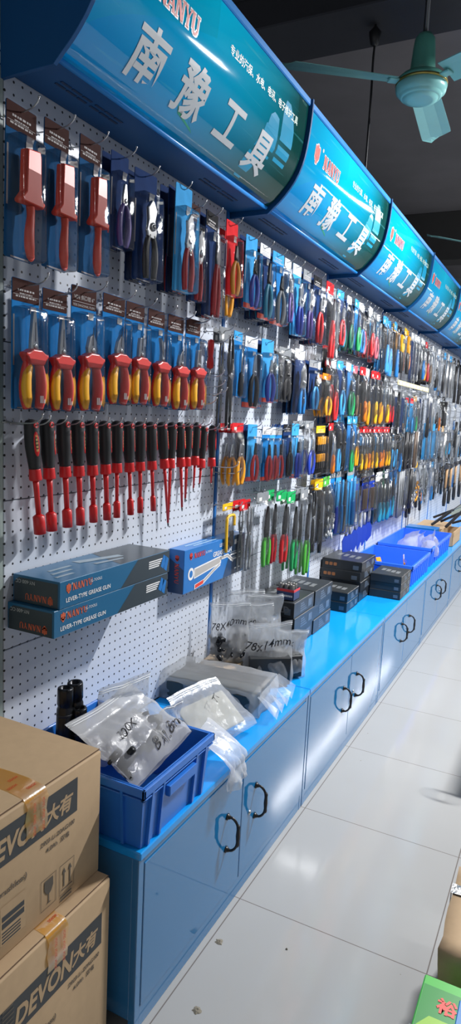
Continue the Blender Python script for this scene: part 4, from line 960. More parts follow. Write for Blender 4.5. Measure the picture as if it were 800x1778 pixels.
# goods beyond the second sign: (kind and colours), x, y, top, width, height, description, row
FAR_GOODS = [
 (('pliers', 'red', 'silver', 'navy', 'sky', 'pouch'), -1.2, 3.557, 2.245, 0.1, 0.29, 'bright red-handled pliers pack', 'top'),
 (('pliers', 'teal', 'silver', 'navy', 'sky', 'pouch'), -1.2, 3.637, 2.245, 0.1, 0.29, 'teal-handled pliers pack', 'top'),
 (('pliers', 'dgreen', 'silver', 'none', 'white', 'pouch'), -1.2, 3.731, 2.245, 0.1, 0.29, 'dark green pliers pack', 'top'),
 (('pliers', 'green', 'silver', 'blue', 'sky', 'pouch'), -1.2, 3.852, 2.245, 0.1, 0.29, 'bright green pliers pack', 'top'),
 (('pliers', 'blue', 'silver', 'none', 'white', 'pouch'), -1.2, 3.945, 2.245, 0.1, 0.29, 'blue-handled pliers pack', 'top'),
 (('pliers', 'pink', 'silver', 'none', 'white', 'pouch'), -1.2, 4.029, 2.245, 0.1, 0.29, 'pink-handled pliers pack', 'top'),
 (('pliers', 'red', 'silver', 'none', 'white', 'pouch'), -1.2, 4.116, 2.245, 0.1, 0.29, 'red-handled pliers pack', 'top'),
 (('snips', 'crimson', 'silver', 'none', 'white', 'pouch'), -1.2, 4.194, 2.245, 0.1, 0.29, 'red-handled snips pack', 'top'),
 (('pliers', 'pink', 'silver', 'none', 'grey', 'pouch'), -1.2, 4.302, 2.245, 0.1, 0.29, 'pink-handled pliers pack', 'top'),
 (('wrench', 'silver', 'silver', 'none', 'white', 'pouch'), -1.2, 4.386, 2.245, 0.1, 0.29, 'grey wrench pouch', 'top'),
 (('longcutter', 'sky', 'silver', 'none', 'sky', 'pouch'), -1.2, 4.484, 2.245, 0.1, 0.36, 'long blue cutter pouch', 'top'),
 (('longcutter', 'blue', 'silver', 'none', 'sky', 'pouch'), -1.2, 4.576, 2.245, 0.1, 0.37, 'long blue cutter pouch', 'top'),
 (('longcutter', 'sky', 'silver', 'none', 'sky', 'pouch'), -1.2, 4.67, 2.245, 0.1, 0.37, 'long blue cutter pouch', 'top'),
 (('longcutter', 'blue', 'silver', 'none', 'sky', 'pouch'), -1.2, 4.75, 2.245, 0.1, 0.37, 'long blue cutter pouch', 'top'),
 (('stripper', 'amber', 'black', 'black', 'yellow', 'pouch'), -1.2, 4.844, 2.245, 0.1, 0.33, 'yellow and black wire stripper', 'top'),
 (('stripper', 'yellow', 'black', 'black', 'black', 'pouch'), -1.2, 4.966, 2.245, 0.1, 0.33, 'yellow and black wire stripper', 'top'),
 (('stripper', 'amber', 'black', 'none', 'yellow', 'pouch'), -1.2, 5.075, 2.245, 0.1, 0.33, 'yellow and black wire stripper', 'top'),
 (('pliers', 'orange', 'black', 'none', 'amber', 'pouch'), -1.2, 5.18, 2.245, 0.1, 0.29, 'orange-handled pliers pack', 'top'),
 (('wrench', 'silver', 'silver', 'navy', 'white', 'pouch'), -1.2, 5.332, 2.245, 0.1, 0.36, 'long silver wrench pouch', 'top'),
 (('wrench', 'silver', 'silver', 'none', 'white', 'pouch'), -1.2, 5.456, 2.245, 0.1, 0.36, 'long silver wrench pouch', 'top'),
 (('pliers', 'black', 'silver', 'none', 'white', 'pouch'), -1.2, 5.56, 2.245, 0.1, 0.34, 'black pliers pouch', 'top'),
 (('pliers', 'blue', 'silver', 'none', 'white', 'pouch'), -1.2, 5.669, 2.245, 0.1, 0.33, 'blue-handled pliers pouch', 'top'),
 (('pliers', 'amber', 'silver', 'none', 'white', 'pouch'), -1.2, 5.784, 2.245, 0.1, 0.33, 'orange-handled pliers pouch', 'top'),
 (('pliers', 'crimson', 'silver', 'none', 'red', 'pouch'), -1.2, 5.928, 2.245, 0.1, 0.33, 'brown-handled pliers pouch', 'top'),
 (('pliers', 'mudbrown', 'silver', 'none', 'grey', 'pouch'), -1.2, 6.08, 2.245, 0.1, 0.33, 'brown-handled pliers pouch', 'top'),
 (('wrench', 'silver', 'silver', 'none', 'white', 'pouch'), -1.2, 6.218, 2.245, 0.1, 0.36, 'silver wrench pouch', 'top'),
 (('pliers', 'black', 'silver', 'none', 'grey', 'pouch'), -1.2, 6.355, 2.245, 0.1, 0.36, 'black pliers pouch', 'top'),
 (('wrench', 'silver', 'silver', 'none', 'white', 'pouch'), -1.2, 6.503, 2.245, 0.1, 0.38, 'silver wrench pouch', 'top'),
 (('pliers', 'black', 'black', 'none', 'grey', 'pouch'), -1.2, 6.652, 2.245, 0.1, 0.38, 'black pliers pouch', 'top'),
 (('rods', 'silver', 'silver', 'none', 'sky', 'pouch'), -1.2, 6.818, 2.245, 0.1, 0.42, 'pale blue pouch of steel bars', 'top'),
 (('rods', 'silver', 'silver', 'none', 'white', 'pouch'), -1.2, 6.98, 2.245, 0.1, 0.42, 'pale blue pouch of steel bars', 'top'),
 (('rods', 'grey', 'silver', 'none', 'sky', 'pouch'), -1.2, 7.15, 2.245, 0.1, 0.42, 'pale blue pouch of steel bars', 'top'),
 (('rods', 'black', 'silver', 'none', 'black', 'pouch'), -1.2, 7.34, 2.245, 0.1, 0.46, 'pouch of black bars', 'top'),
 (('rods', 'black', 'silver', 'none', 'black', 'pouch'), -1.2, 7.526, 2.245, 0.1, 0.46, 'pouch of black bars', 'top'),
 (('rods', 'black', 'silver', 'none', 'black', 'pouch'), -1.2, 7.722, 2.245, 0.1, 0.46, 'pouch of black bars', 'top'),
 (('rods', 'black', 'silver', 'none', 'black', 'pouch'), -1.2, 7.927, 2.245, 0.1, 0.46, 'pouch of black bars', 'top'),
 (('pliers', 'crimson', 'black', 'black', 'white', 'pouch'), -1.2, 3.479, 1.885, 0.105, 0.26, 'dark plum pack', 'second'),
 (('pliers', 'red', 'silver', 'none', 'white', 'pouch'), -1.2, 3.535, 1.885, 0.105, 0.33, 'red-handled pliers pack', 'second'),
 (('pliers', 'sky', 'silver', 'navy', 'sky', 'pouch'), -1.2, 3.64, 1.885, 0.105, 0.3, 'blue-handled pliers pack', 'second'),
 (('pliers', 'dgreen', 'black', 'none', 'white', 'pouch'), -1.2, 3.745, 1.885, 0.105, 0.3, 'dark green pliers pack', 'second'),
 (('pliers', 'green', 'silver', 'blue', 'sky', 'pouch'), -1.2, 3.854, 1.885, 0.105, 0.3, 'bright green pliers pack', 'second'),
 (('file', 'mudbrown', 'silver', 'none', 'pink', 'pouch'), -1.2, 3.946, 1.885, 0.105, 0.3, 'brown file pouch', 'second'),
 (('driver', 'orange', 'silver', 'none', 'red', 'pouch'), -1.2, 4.046, 1.885, 0.105, 0.33, 'orange-handled screwdriver pouch', 'second'),
 (('file', 'amber', 'silver', 'none', 'white', 'pouch'), -1.2, 4.136, 1.885, 0.105, 0.35, 'brown-handled chisel pouch', 'second'),
 (('file', 'amber', 'black', 'black', 'white', 'pouch'), -1.2, 4.213, 1.885, 0.105, 0.35, 'brown-handled chisel pouch', 'second'),
 (('file', 'yellow', 'silver', 'none', 'red', 'pouch'), -1.2, 4.333, 1.885, 0.105, 0.34, 'yellow-handled chisel pouch', 'second'),
 (('file', 'amber', 'silver', 'none', 'red', 'pouch'), -1.2, 4.432, 1.885, 0.105, 0.34, 'yellow-handled chisel pouch', 'second'),
 (('driver', 'amber', 'silver', 'black', 'grey', 'pouch'), -1.2, 4.547, 1.885, 0.105, 0.33, 'olive screwdriver pouch', 'second'),
 (('driver', 'yellow', 'silver', 'none', 'grey', 'pouch'), -1.2, 4.655, 1.885, 0.105, 0.33, 'yellow screwdriver pouch', 'second'),
 (('driver', 'red', 'silver', 'none', 'grey', 'pouch'), -1.2, 4.734, 1.885, 0.105, 0.33, 'red screwdriver pouch', 'second'),
 (('file', 'red', 'silver', 'none', 'white', 'pouch'), -1.2, 4.891, 1.84, 0.1, 0.28, 'red and white pouch', 'second'),
 (('wrench', 'black', 'silver', 'navy', 'white', 'pouch'), -1.2, 5.052, 1.8, 0.1, 0.32, 'navy spanner pouch', 'second'),
 (('wrench', 'grey', 'silver', 'navy', 'grey', 'pouch'), -1.2, 5.182, 1.8, 0.1, 0.32, 'navy spanner pouch', 'second'),
 (('pliers', 'sky', 'silver', 'sky', 'red', 'card'), -1.2, 5.345, 1.76, 0.1, 0.28, 'bright blue card pack', 'second'),
 (('pliers', 'sky', 'silver', 'sky', 'red', 'card'), -1.2, 5.467, 1.76, 0.1, 0.28, 'bright blue card pack', 'second'),
 (('file', 'green', 'silver', 'none', 'tan', 'pouch'), -1.2, 5.609, 1.78, 0.1, 0.28, 'green file pouch', 'second'),
 (('wrench', 'silver', 'silver', 'none', 'white', 'pouch'), -1.2, 5.77, 1.8, 0.1, 0.34, 'white wrench pouch', 'second'),
 (('driver', 'black', 'silver', 'none', 'grey', 'pouch'), -1.2, 6.015, 1.9, 0.14, 0.46, 'big black screwdriver with orange collar', 'second'),
 (('rods', 'grey', 'silver', 'navy', 'white', 'pouch'), -1.2, 6.255, 1.8, 0.1, 0.3, 'navy bag of bars', 'second'),
 (('file', 'teal', 'silver', 'none', 'white', 'pouch'), -1.2, 6.447, 1.8, 0.1, 0.3, 'blue and orange chisel pouch', 'second'),
 (('file', 'orange', 'silver', 'none', 'white', 'pouch'), -1.2, 6.65, 1.8, 0.1, 0.3, 'blue and orange chisel pouch', 'second'),
 (('grits', 'grey', 'silver', 'none', 'white', 'pouch'), -1.2, 6.822, 1.82, 0.1, 0.3, 'clear pouch of grey parts', 'second'),
 (('grits', 'white', 'silver', 'none', 'white', 'pouch'), -1.2, 7.148, 1.74, 0.2, 0.26, 'round clear bag of white line', 'second'),
 (('rods', 'black', 'silver', 'none', 'grey', 'pouch'), -1.2, 7.61, 1.66, 0.1, 0.34, 'dark bar pouch', 'second'),
 (('rods', 'grey', 'silver', 'none', 'white', 'pouch'), -1.2, 7.884, 1.66, 0.1, 0.34, 'dark bar pouch', 'second'),
 (('rods', 'black', 'silver', 'none', 'white', 'pouch'), -1.2, 8.178, 1.66, 0.1, 0.34, 'dark bar pouch', 'second'),
 (('snips', 'sky', 'black', 'none', 'sky', 'pouch'), -1.2, 3.668, 1.6, 0.1, 0.33, 'blue and black cutter pack', 'third'),
 (('snips', 'black', 'black', 'navy', 'sky', 'pouch'), -1.2, 3.751, 1.6, 0.1, 0.33, 'black cutter pack', 'third'),
 (('snips', 'green', 'silver', 'blue', 'sky', 'pouch'), -1.2, 3.852, 1.59, 0.1, 0.33, 'green-handled cutter pack', 'third'),
 (('snips', 'amber', 'silver', 'blue', 'sky', 'pouch'), -1.2, 3.963, 1.59, 0.1, 0.3, 'yellow-handled cutter pack', 'third'),
 (('file', 'dgreen', 'silver', 'none', 'lime', 'pouch'), -1.2, 4.073, 1.56, 0.1, 0.26, 'pale green pouch', 'third'),
 (('driver', 'yellow', 'silver', 'none', 'red', 'pouch'), -1.2, 4.185, 1.53, 0.1, 0.28, 'yellow screwdriver pouch', 'third'),
 (('driver', 'amber', 'silver', 'none', 'red', 'pouch'), -1.2, 4.263, 1.53, 0.1, 0.28, 'yellow screwdriver pouch', 'third'),
 (('driver', 'orange', 'silver', 'none', 'red', 'pouch'), -1.2, 4.344, 1.53, 0.1, 0.28, 'orange screwdriver pouch', 'third'),
 (('file', 'amber', 'crimson', 'none', 'crimson', 'pouch'), -1.2, 4.428, 1.53, 0.1, 0.28, 'brown chisel pouch', 'third'),
 (('driver', 'yellow', 'silver', 'none', 'red', 'pouch'), -1.2, 4.515, 1.53, 0.1, 0.28, 'yellow screwdriver pouch', 'third'),
 (('driver', 'orange', 'silver', 'none', 'red', 'pouch'), -1.2, 4.605, 1.53, 0.1, 0.28, 'orange screwdriver pouch', 'third'),
 (('file', 'orange', 'crimson', 'none', 'crimson', 'pouch'), -1.2, 4.698, 1.53, 0.1, 0.28, 'brown chisel pouch', 'third'),
 (('driver', 'amber', 'silver', 'none', 'red', 'pouch'), -1.2, 4.794, 1.53, 0.1, 0.28, 'orange screwdriver pouch', 'third'),
 (('driver', 'yellow', 'silver', 'none', 'red', 'pouch'), -1.2, 4.877, 1.53, 0.1, 0.28, 'yellow screwdriver pouch', 'third'),
 (('file', 'sky', 'silver', 'none', 'white', 'pouch'), -1.2, 5.036, 1.53, 0.1, 0.3, 'pale blue pouch', 'third'),
 (('file', 'blue', 'silver', 'none', 'white', 'pouch'), -1.2, 5.152, 1.53, 0.1, 0.34, 'blue file pouch', 'third'),
 (('rods', 'black', 'silver', 'none', 'tan', 'pouch'), -1.2, 5.317, 1.56, 0.12, 0.36, 'black bar tool bundle', 'third'),
 (('rods', 'black', 'silver', 'none', 'tan', 'pouch'), -1.2, 5.457, 1.56, 0.12, 0.36, 'black bar tool bundle', 'third'),
 (('rods', 'mudbrown', 'silver', 'none', 'grey', 'pouch'), -1.2, 5.605, 1.56, 0.12, 0.36, 'black bar tool bundle', 'third'),
 (('rods', 'silver', 'silver', 'none', 'white', 'pouch'), -1.2, 5.76, 1.56, 0.1, 0.36, 'grey bar tool bundle', 'third'),
 (('wrench', 'silver', 'silver', 'sky', 'sky', 'card'), -1.2, 6.106, 1.57, 0.13, 0.32, 'bright blue tool bag', 'third'),
 (('wrench', 'silver', 'silver', 'sky', 'white', 'card'), -1.2, 6.287, 1.57, 0.13, 0.32, 'bright blue tool bag', 'third'),
 (('wrench', 'silver', 'silver', 'sky', 'sky', 'card'), -1.2, 6.478, 1.57, 0.13, 0.32, 'bright blue tool bag', 'third'),
 (('wrench', 'silver', 'silver', 'sky', 'sky', 'card'), -1.2, 6.705, 1.58, 0.13, 0.32, 'bright blue tool bag', 'third'),
 (('rods', 'silver', 'silver', 'none', 'tan', 'pouch'), -1.2, 6.989, 1.55, 0.1, 0.4, 'tan and grey pouch', 'third'),
 (('file', 'teal', 'silver', 'none', 'white', 'pouch'), -1.2, 7.205, 1.52, 0.1, 0.28, 'teal file pouch', 'third'),
 (('file', 'sky', 'silver', 'none', 'white', 'pouch'), -1.2, 7.476, 1.55, 0.1, 0.3, 'pale blue pouch', 'third'),
 (('rods', 'grey', 'silver', 'none', 'sky', 'pouch'), -1.2, 7.821, 1.5, 0.1, 0.34, 'dark bar pouch', 'third'),
 (('file', 'sky', 'silver', 'none', 'white', 'pouch'), -1.2, 8.095, 1.5, 0.1, 0.3, 'pale blue pouch', 'third'),
 (('file', 'blue', 'silver', 'none', 'white', 'pouch'), -1.2, 8.355, 1.5, 0.1, 0.3, 'blue file pouch', 'third'),
 (('grits', 'grey', 'silver', 'none', 'lime', 'pouch'), -1.2, 3.557, 1.25, 0.13, 0.36, 'clear pouch of grey parts', 'fourth'),
 (('grits', 'silver', 'silver', 'none', 'white', 'pouch'), -1.2, 3.616, 1.25, 0.13, 0.36, 'clear pouch of steel parts', 'fourth'),
 (('file', 'royal', 'sky', 'blue', 'grey', 'card'), -1.2, 3.691, 1.29, 0.11, 0.38, 'long blue file pack', 'fourth'),
 (('file', 'blue', 'sky', 'sky', 'grey', 'card'), -1.2, 3.775, 1.29, 0.11, 0.38, 'long blue file pack', 'fourth'),
 (('file', 'black', 'silver', 'navy', 'grey', 'card'), -1.2, 3.865, 1.29, 0.1, 0.4, 'long dark file pack', 'fourth'),
 (('file', 'blue', 'sky', 'sky', 'grey', 'card'), -1.2, 3.951, 1.29, 0.11, 0.36, 'long blue file pack', 'fourth'),
 (('file', 'royal', 'sky', 'blue', 'grey', 'card'), -1.2, 4.046, 1.29, 0.11, 0.36, 'long blue file pack', 'fourth'),
 (('sandpad', 'black', 'silver', 'royal', 'black', 'card'), -1.2, 4.188, 1.2, 0.14, 0.22, 'brown abrasive pad on a black-topped card', 'fourth'),
 (('sandpad', 'black', 'silver', 'royal', 'black', 'card'), -1.2, 4.319, 1.2, 0.14, 0.22, 'brown abrasive pad on a black-topped card', 'fourth'),
 (('sandpad', 'black', 'silver', 'royal', 'black', 'card'), -1.2, 4.503, 1.2, 0.13, 0.23, 'brown abrasive pad on a black-topped card', 'fourth'),
 (('file', 'teal', 'silver', 'none', 'white', 'pouch'), -1.2, 4.654, 1.2, 0.1, 0.34, 'teal scraper pouch', 'fourth'),
 (('driver', 'teal', 'silver', 'none', 'white', 'pouch'), -1.2, 4.731, 1.21, 0.1, 0.36, 'teal screwdriver pouch', 'fourth'),
 (('driver', 'teal', 'silver', 'none', 'white', 'pouch'), -1.2, 4.812, 1.21, 0.1, 0.36, 'teal screwdriver pouch', 'fourth'),
 (('driver', 'teal', 'silver', 'none', 'white', 'pouch'), -1.2, 4.894, 1.21, 0.1, 0.36, 'teal screwdriver pouch', 'fourth'),
 (('driver', 'blue', 'silver', 'none', 'white', 'pouch'), -1.2, 4.976, 1.22, 0.1, 0.36, 'blue screwdriver pouch', 'fourth'),
 (('file', 'teal', 'black', 'none', 'sky', 'pouch'), -1.2, 5.064, 1.22, 0.1, 0.36, 'teal file pouch', 'fourth'),
 (('rods', 'grey', 'silver', 'none', 'white', 'pouch'), -1.2, 5.188, 1.27, 0.12, 0.44, 'grey bar pouch', 'fourth'),
 (('rods', 'grey', 'silver', 'none', 'white', 'pouch'), -1.2, 5.301, 1.27, 0.12, 0.44, 'grey bar pouch', 'fourth'),
 (('wrench', 'silver', 'silver', 'none', 'white', 'pouch'), -1.2, 5.416, 1.27, 0.12, 0.42, 'silver wrench pouch', 'fourth'),
 (('rods', 'black', 'silver', 'none', 'white', 'pouch'), -1.2, 5.535, 1.27, 0.1, 0.4, 'black bar pouch', 'fourth'),
 (('grits', 'silver', 'silver', 'none', 'white', 'pouch'), -1.2, 5.674, 1.22, 0.14, 0.36, 'clear pouch of steel parts', 'fourth'),
 (('grits', 'amber', 'silver', 'none', 'yellow', 'pouch'), -1.2, 5.818, 1.24, 0.13, 0.34, 'yellow-labelled clear pouch', 'fourth'),
 (('grits', 'grey', 'silver', 'none', 'white', 'pouch'), -1.2, 6.1, 1.28, 0.2, 0.4, 'crinkled grey parts pouch', 'fourth'),
 (('grits', 'grey', 'silver', 'none', 'white', 'pouch'), -1.2, 6.398, 1.2, 0.16, 0.3, 'crinkled grey parts pouch', 'fourth'),
 (('grits', 'grey', 'silver', 'none', 'white', 'pouch'), -1.2, 6.87, 1.3, 0.24, 0.42, 'crinkled grey parts pouch', 'fourth'),
 (('grits', 'black', 'silver', 'none', 'grey', 'pouch'), -1.2, 7.144, 1.4, 0.24, 0.44, 'crinkled black parts pouch', 'fourth'),
 (('grits', 'grey', 'silver', 'none', 'grey', 'pouch'), -1.2, 7.59, 1.4, 0.2, 0.4, 'crinkled grey parts pouch', 'fourth'),
 (('sandpad', 'black', 'silver', 'grey', 'black', 'card'), -1.225, 4.278, 1.41, 0.13, 0.19, 'black-topped abrasive card', 'middle'),
 (('sandpad', 'black', 'silver', 'grey', 'black', 'card'), -1.225, 4.329, 1.27, 0.12, 0.19, 'black-topped abrasive card', 'middle'),
 (('grits', 'white', 'silver', 'grey', 'grey', 'pouch'), -1.225, 4.525, 1.42, 0.13, 0.2, 'clear pouch of white tags', 'middle'),
 (('grits', 'white', 'silver', 'grey', 'grey', 'pouch'), -1.225, 4.56, 1.3, 0.14, 0.2, 'clear pouch of white tags', 'middle'),
 (('file', 'dgreen', 'silver', 'none', 'grey', 'pouch'), -1.225, 4.839, 1.42, 0.1, 0.34, 'long green file pouch', 'middle'),
 (('file', 'blue', 'sky', 'none', 'white', 'pouch'), -1.225, 4.989, 1.43, 0.1, 0.36, 'long blue file pouch', 'middle'),
 (('file', 'blue', 'sky', 'none', 'white', 'pouch'), -1.225, 5.094, 1.43, 0.1, 0.36, 'long blue file pouch', 'middle'),
 (('wrench', 'grey', 'silver', 'navy', 'grey', 'pouch'), -1.235, 5.518, 2.200367954468642, 0.13, 0.34, 'grey spanner pouch on navy card', 'top'),
 (('rods', 'black', 'silver', 'black', 'black', 'pouch'), -1.235, 5.751, 2.2062973231726435, 0.13, 0.34, 'dark bars on black card', 'top'),
 (('rods', 'black', 'silver', 'black', 'black', 'pouch'), -1.235, 5.977, 2.229341600422256, 0.13, 0.34, 'dark bars on black card', 'top'),
 (('pliers', 'black', 'silver', 'none', 'grey', 'pouch'), -1.235, 6.149, 2.2024607679119965, 0.13, 0.34, 'black-handled pliers pouch', 'top'),
 (('driver', 'blue', 'silver', 'none', 'white', 'pouch'), -1.235, 6.458, 2.2064868246238776, 0.13, 0.34, 'blue-handled driver pouch', 'top'),
 (('file', 'black', 'black', 'none', 'sky', 'pouch'), -1.235, 6.721, 2.210143271148552, 0.13, 0.34, 'dark file pouch', 'top'),
 (('wrench', 'grey', 'silver', 'navy', 'grey', 'pouch'), -1.235, 7.01, 2.1982569670857406, 0.13, 0.34, 'grey spanner pouch on navy card', 'top'),
 (('rods', 'black', 'silver', 'black', 'black', 'pouch'), -1.235, 7.191, 2.2105031639556394, 0.13, 0.34, 'dark bars on black card', 'top'),
 (('grits', 'grey', 'silver', 'grey', 'white', 'pouch'), -1.235, 7.614, 2.22679842808865, 0.13, 0.34, 'pouch of steel parts', 'top'),
 (('rods', 'black', 'silver', 'black', 'black', 'pouch'), -1.235, 7.975, 2.227860548533027, 0.13, 0.34, 'dark bars on black card', 'top'),
 (('grits', 'grey', 'silver', 'grey', 'white', 'pouch'), -1.235, 5.156, 1.8167236381510528, 0.13, 0.32, 'pouch of steel parts', 'second'),
 (('driver', 'blue', 'silver', 'none', 'white', 'pouch'), -1.235, 5.32, 1.8139921690230025, 0.13, 0.32, 'blue-handled driver pouch', 'second'),
 (('grits', 'grey', 'silver', 'grey', 'white', 'pouch'), -1.235, 5.5, 1.8139450666208063, 0.13, 0.32, 'pouch of steel parts', 'second'),
 (('grits', 'grey', 'silver', 'grey', 'white', 'pouch'), -1.235, 5.735, 1.8311545167697143, 0.13, 0.32, 'pouch of steel parts', 'second'),
 (('wrench', 'grey', 'silver', 'navy', 'grey', 'pouch'), -1.235, 5.867, 1.816056666983098, 0.13, 0.32, 'grey spanner pouch on navy card', 'second'),
 (('wrench', 'grey', 'silver', 'navy', 'grey', 'pouch'), -1.235, 6.089, 1.8352558293875356, 0.13, 0.32, 'grey spanner pouch on navy card', 'second'),
 (('driver', 'blue', 'silver', 'none', 'white', 'pouch'), -1.235, 6.358, 1.8381919066686285, 0.13, 0.32, 'blue-handled driver pouch', 'second'),
 (('pliers', 'black', 'silver', 'none', 'grey', 'pouch'), -1.235, 6.632, 1.8389425743716796, 0.13, 0.32, 'black-handled pliers pouch', 'second'),
 (('rods', 'black', 'silver', 'black', 'black', 'pouch'), -1.235, 6.869, 1.8424544755614911, 0.13, 0.32, 'dark bars on black card', 'second'),
 (('rods', 'black', 'silver', 'black', 'black', 'pouch'), -1.235, 7.122, 1.8483806761711086, 0.13, 0.32, 'dark bars on black card', 'second'),
 (('wrench', 'silver', 'silver', 'none', 'white', 'pouch'), -1.235, 7.544, 1.8171799716801622, 0.13, 0.32, 'silver spanner pouch', 'second'),
 (('driver', 'blue', 'silver', 'none', 'white', 'pouch'), -1.235, 7.837, 1.8252217298138516, 0.13, 0.32, 'blue-handled driver pouch', 'second'),
 (('pliers', 'black', 'silver', 'none', 'grey', 'pouch'), -1.235, 8.251, 1.811768352634547, 0.13, 0.32, 'black-handled pliers pouch', 'second'),
 (('rods', 'black', 'silver', 'black', 'black', 'pouch'), -1.235, 5.276, 1.5147962095164444, 0.13, 0.32, 'dark bars on black card', 'third'),
 (('driver', 'blue', 'silver', 'none', 'white', 'pouch'), -1.235, 5.458, 1.4784196034863324, 0.13, 0.32, 'blue-handled driver pouch', 'third'),
 (('pliers', 'black', 'silver', 'none', 'grey', 'pouch'), -1.235, 5.623, 1.513778258165918, 0.13, 0.32, 'black-handled pliers pouch', 'third'),
 (('driver', 'blue', 'silver', 'none', 'white', 'pouch'), -1.235, 5.802, 1.470509699253921, 0.13, 0.32, 'blue-handled driver pouch', 'third'),
 (('grits', 'grey', 'silver', 'grey', 'white', 'pouch'), -1.235, 6.068, 1.516669399212874, 0.13, 0.32, 'pouch of steel parts', 'third'),
 (('wrench', 'silver', 'silver', 'none', 'white', 'pouch'), -1.235, 6.286, 1.505305437659047, 0.13, 0.32, 'silver spanner pouch', 'third'),
 (('grits', 'grey', 'silver', 'grey', 'white', 'pouch'), -1.235, 6.505, 1.5140541386439688, 0.13, 0.32, 'pouch of steel parts', 'third'),
 (('grits', 'grey', 'silver', 'grey', 'white', 'pouch'), -1.235, 6.774, 1.5177529878251983, 0.13, 0.32, 'pouch of steel parts', 'third'),
 (('pliers', 'black', 'silver', 'none', 'grey', 'pouch'), -1.235, 7.091, 1.492457427948376, 0.13, 0.32, 'black-handled pliers pouch', 'third'),
 (('pliers', 'black', 'silver', 'none', 'grey', 'pouch'), -1.235, 7.402, 1.494728981317598, 0.13, 0.32, 'black-handled pliers pouch', 'third'),
 (('pliers', 'black', 'silver', 'none', 'grey', 'pouch'), -1.235, 7.582, 1.5196383633177837, 0.13, 0.32, 'black-handled pliers pouch', 'third'),
 (('rods', 'black', 'silver', 'black', 'black', 'pouch'), -1.235, 7.939, 1.5184311118912341, 0.13, 0.32, 'dark bars on black card', 'third'),
 (('file', 'black', 'black', 'none', 'sky', 'pouch'), -1.235, 8.332, 1.5054193800648796, 0.13, 0.32, 'dark file pouch', 'third'),
 (('driver', 'blue', 'silver', 'none', 'white', 'pouch'), -1.235, 5.401, 1.2378782087639397, 0.13, 0.38, 'blue-handled driver pouch', 'fourth'),
 (('pliers', 'black', 'silver', 'none', 'grey', 'pouch'), -1.235, 5.528, 1.2219901704942213, 0.13, 0.38, 'black-handled pliers pouch', 'fourth'),
 (('grits', 'grey', 'silver', 'grey', 'white', 'pouch'), -1.235, 5.745, 1.221110538029391, 0.13, 0.38, 'pouch of steel parts', 'fourth'),
 (('rods', 'black', 'silver', 'black', 'black', 'pouch'), -1.235, 5.986, 1.2206903527513562, 0.13, 0.38, 'dark bars on black card', 'fourth'),
 (('driver', 'blue', 'silver', 'none', 'white', 'pouch'), -1.235, 6.183, 1.2120369468992305, 0.13, 0.38, 'blue-handled driver pouch', 'fourth'),
 (('grits', 'grey', 'silver', 'grey', 'white', 'pouch'), -1.235, 6.392, 1.214648659202717, 0.13, 0.38, 'pouch of steel parts', 'fourth'),
 (('driver', 'blue', 'silver', 'none', 'white', 'pouch'), -1.235, 6.7, 1.2042189308115707, 0.13, 0.38, 'blue-handled driver pouch', 'fourth'),
 (('file', 'black', 'black', 'none', 'sky', 'pouch'), -1.235, 6.923, 1.1911101341775683, 0.13, 0.38, 'dark file pouch', 'fourth'),
 (('rods', 'black', 'silver', 'black', 'black', 'pouch'), -1.235, 7.226, 1.2230545969264741, 0.13, 0.38, 'dark bars on black card', 'fourth'),
 (('rods', 'black', 'silver', 'black', 'black', 'pouch'), -1.235, 7.475, 1.224256180368344, 0.13, 0.38, 'dark bars on black card', 'fourth'),
 (('rods', 'black', 'silver', 'black', 'black', 'pouch'), -1.235, 7.765, 1.2083909732351943, 0.13, 0.38, 'dark bars on black card', 'fourth'),
 (('driver', 'blue', 'silver', 'none', 'white', 'pouch'), -1.235, 8.155, 1.2233774579814634, 0.13, 0.38, 'blue-handled driver pouch', 'fourth'),
 (('pliers', 'black', 'silver', 'none', 'grey', 'pouch'), -1.235, 8.537, 1.209556804110501, 0.13, 0.38, 'black-handled pliers pouch', 'fourth'),
]
PUTTY = [(4.05, 0.95, 0.26), (4.132, 0.95, 0.24), (4.243, 0.965, 0.25), (4.348, 0.97, 0.26), (4.457, 0.97, 0.25), (4.568, 0.975, 0.24)]
def bay_word(y):
    i = int((y - Y0) / BAY); return ['first', 'second', 'third', 'fourth', 'fifth', 'sixth', 'seventh', 'eighth'][i]
cnt = {}; tot = {}
for g in FAR_GOODS:
    k = (g[6], g[7], bay_word(g[2])); tot[k] = tot.get(k, 0) + 1
for j, (key, x, y, zt, w, h, d, row) in enumerate(FAR_GOODS):
    k = (d, row, bay_word(y)); cnt[k] = cnt.get(k, 0) + 1
    lab = f'{d}, {ROWN[row]} under {bay_word(y)} sign' if tot[k] == 1 else f'{d}, {ORD[cnt[k] - 1]} from left, {ROWN[row]} under {bay_word(y)} sign'
    hang(*key, x + random.uniform(-.015, .02), y, zt, w, h, lab, 'tool pack', 'packs hanging beyond the second sign')
    HK.append((y, zt - .012, lab))
    if y < 5.2 and key[0] not in ('stripper', 'sandpad'):
        c_ = random.choice(['navy', 'blue', 'black', 'sky', 'black', 'grey']); k2 = (key[0], key[1], 'black', c_, c_, 'card')
        hang(*k2, x - .035, y + .035, zt - random.uniform(0, .02), w, h, 'pack behind ' + lab, 'tool pack', 'packs hanging beyond the second sign', sx=.55)
